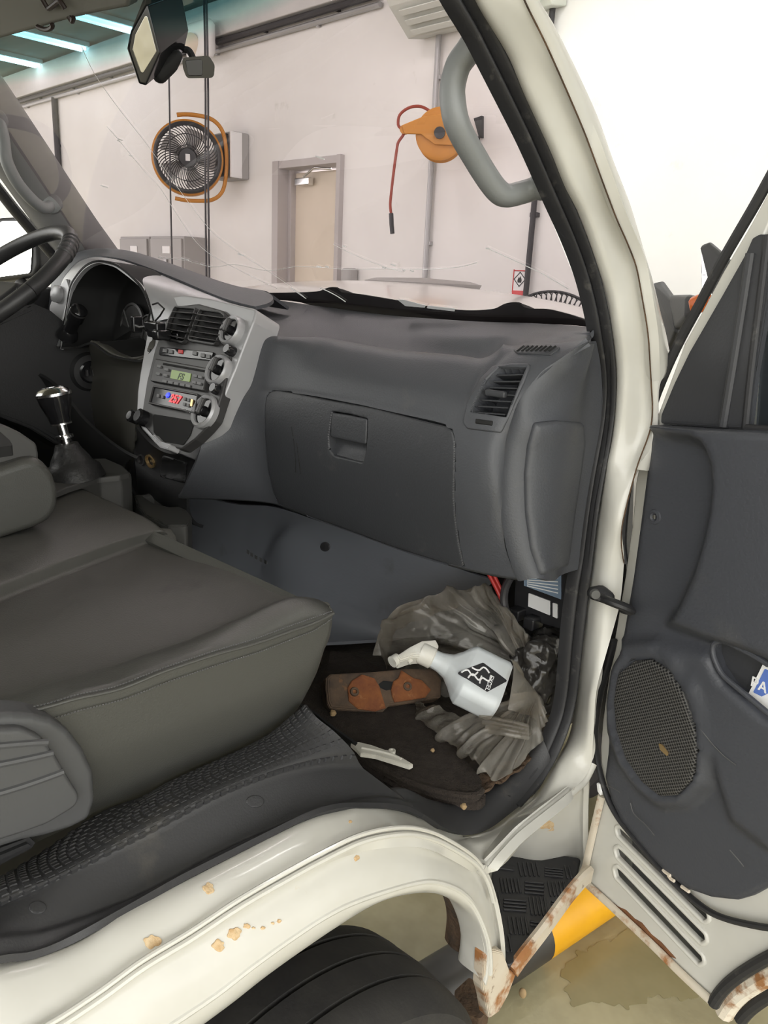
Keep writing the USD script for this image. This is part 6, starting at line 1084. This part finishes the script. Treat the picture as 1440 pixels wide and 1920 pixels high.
# battery box and wires
PQ = Plane((0, 1.0, 0), (1, 0, 0), (0, 0, 1))
bt = thing('battery', 'black battery box with blue and white labels under the dashboard corner', 'battery', PQ.at(1010, 1150))
add(bt, 'case', PQ.slab([(965, 1070), (1075, 1060), (1075, 1190), (1050, 1180), (985, 1162), (962, 1150)], -.09, -.004, r=.004, bev=.004), 'label_black')
mk('label_blue', (.20, .27, .36), .4)
l1 = add(bt, 'blue_label', PQ.slab([(982, 1080), (1052, 1062), (1052, 1124), (982, 1098)], -.005, -.0025), 'label_blue', label='blue grey label')
for k in range(5): add(l1, 'print_line', PQ.slab([(988, 1083 + 4 * k * .9), (1046, 1083 + 7 * k), (1046, 1085 + 7 * k), (988, 1085 + 4 * k * .9)], -.003, -.0018), 'label_white')
add(bt, 'white_label', PQ.slab([(991, 1112), (1031, 1127), (1031, 1154), (990, 1137)], -.005, -.0022, r=.001), 'label_white', label='white label'); add(bt, 'white_label', PQ.slab([(1036, 1130), (1045, 1133), (1045, 1160), (1036, 1156)], -.005, -.0022, r=.001), 'label_white', label='white label')
for zq in ((972, 1150), (1000, 1166)): add(bt, 'bracket', box(PQ.at(*zq, .002), (.02, .03, .02), r=.003), 'label_black')
for pts, r_, m, lab in (([(912, 1068), (925, 1092), (938, 1118), (948, 1148), (962, 1176), (985, 1198), (1002, 1212)], .0035, 'wire_red', 'red wire hanging down left of the black cable under the dashboard'), ([(922, 1068), (934, 1094), (944, 1112)], .003, 'wire_red', 'short red wire tucked against the other red one'), ([(958, 1082), (947, 1105), (946, 1135), (958, 1165), (982, 1192), (1010, 1212), (1040, 1218)], .0065, 'cable_black', 'thick black cable curving down in front of the battery')):
    solo('wire', tube(spl(Y(.975, pts), 50), r_, 10), m, lab, 'wire', group='wires under the dashboard corner')
for (x, y), r_ in zip(((624, 1337), (812, 1409), (790, 1440), (748, 1425), (870, 1511), (660, 1352), (836, 1462), (900, 1420)), (.0045, .003, .0025, .002, .004, .002, .003, .003)):
    pass
cr = [(624, 1337, .005, 'tan crumb beside the rusty block on the carpet'), (811, 1407, .003, 'tiny orange crumb in the middle of the carpet'), (869, 1512, .004, 'pale crumb in the corner of the sill cover')]
for x, y, r_, lab in cr:
    s_ = trimesh.creation.icosphere(2, r_); s_.vertices *= 1 + .5 * (meshkit.noise(s_.vertices * 400, 3)[:, None] - .5); s_.apply_translation(Z(.712, [(x, y)])[0]); solo('crumb', s_, 'crumb', lab, 'debris', group='crumbs on the carpet')
dt = loft([Z(.69, [(880, 1480), (920, 1440), (970, 1425), (1000, 1400)]), Z(.688, [(905, 1490), (945, 1462), (980, 1440), (1008, 1412)])], 40, 12, idx=True); dt[..., 2] += (meshkit.fbm(dt * 60, 3, 2) - .4) * .02
solo('dirt', sheet(dt, .004, (0, 0, 1)), 'mud', 'brown dirt and grit heaped in the corner of the footwell', 'dirt', kind='stuff')
s_ = trimesh.creation.icosphere(2, .02); s_.vertices *= [1, .8, 1.4]; s_.vertices *= .4; s_.apply_translation(Z(.02, [(980, 1862)])[0]); solo('pebble', s_, 'crumb', 'small grey stone on the concrete beside the rail', 'stone')
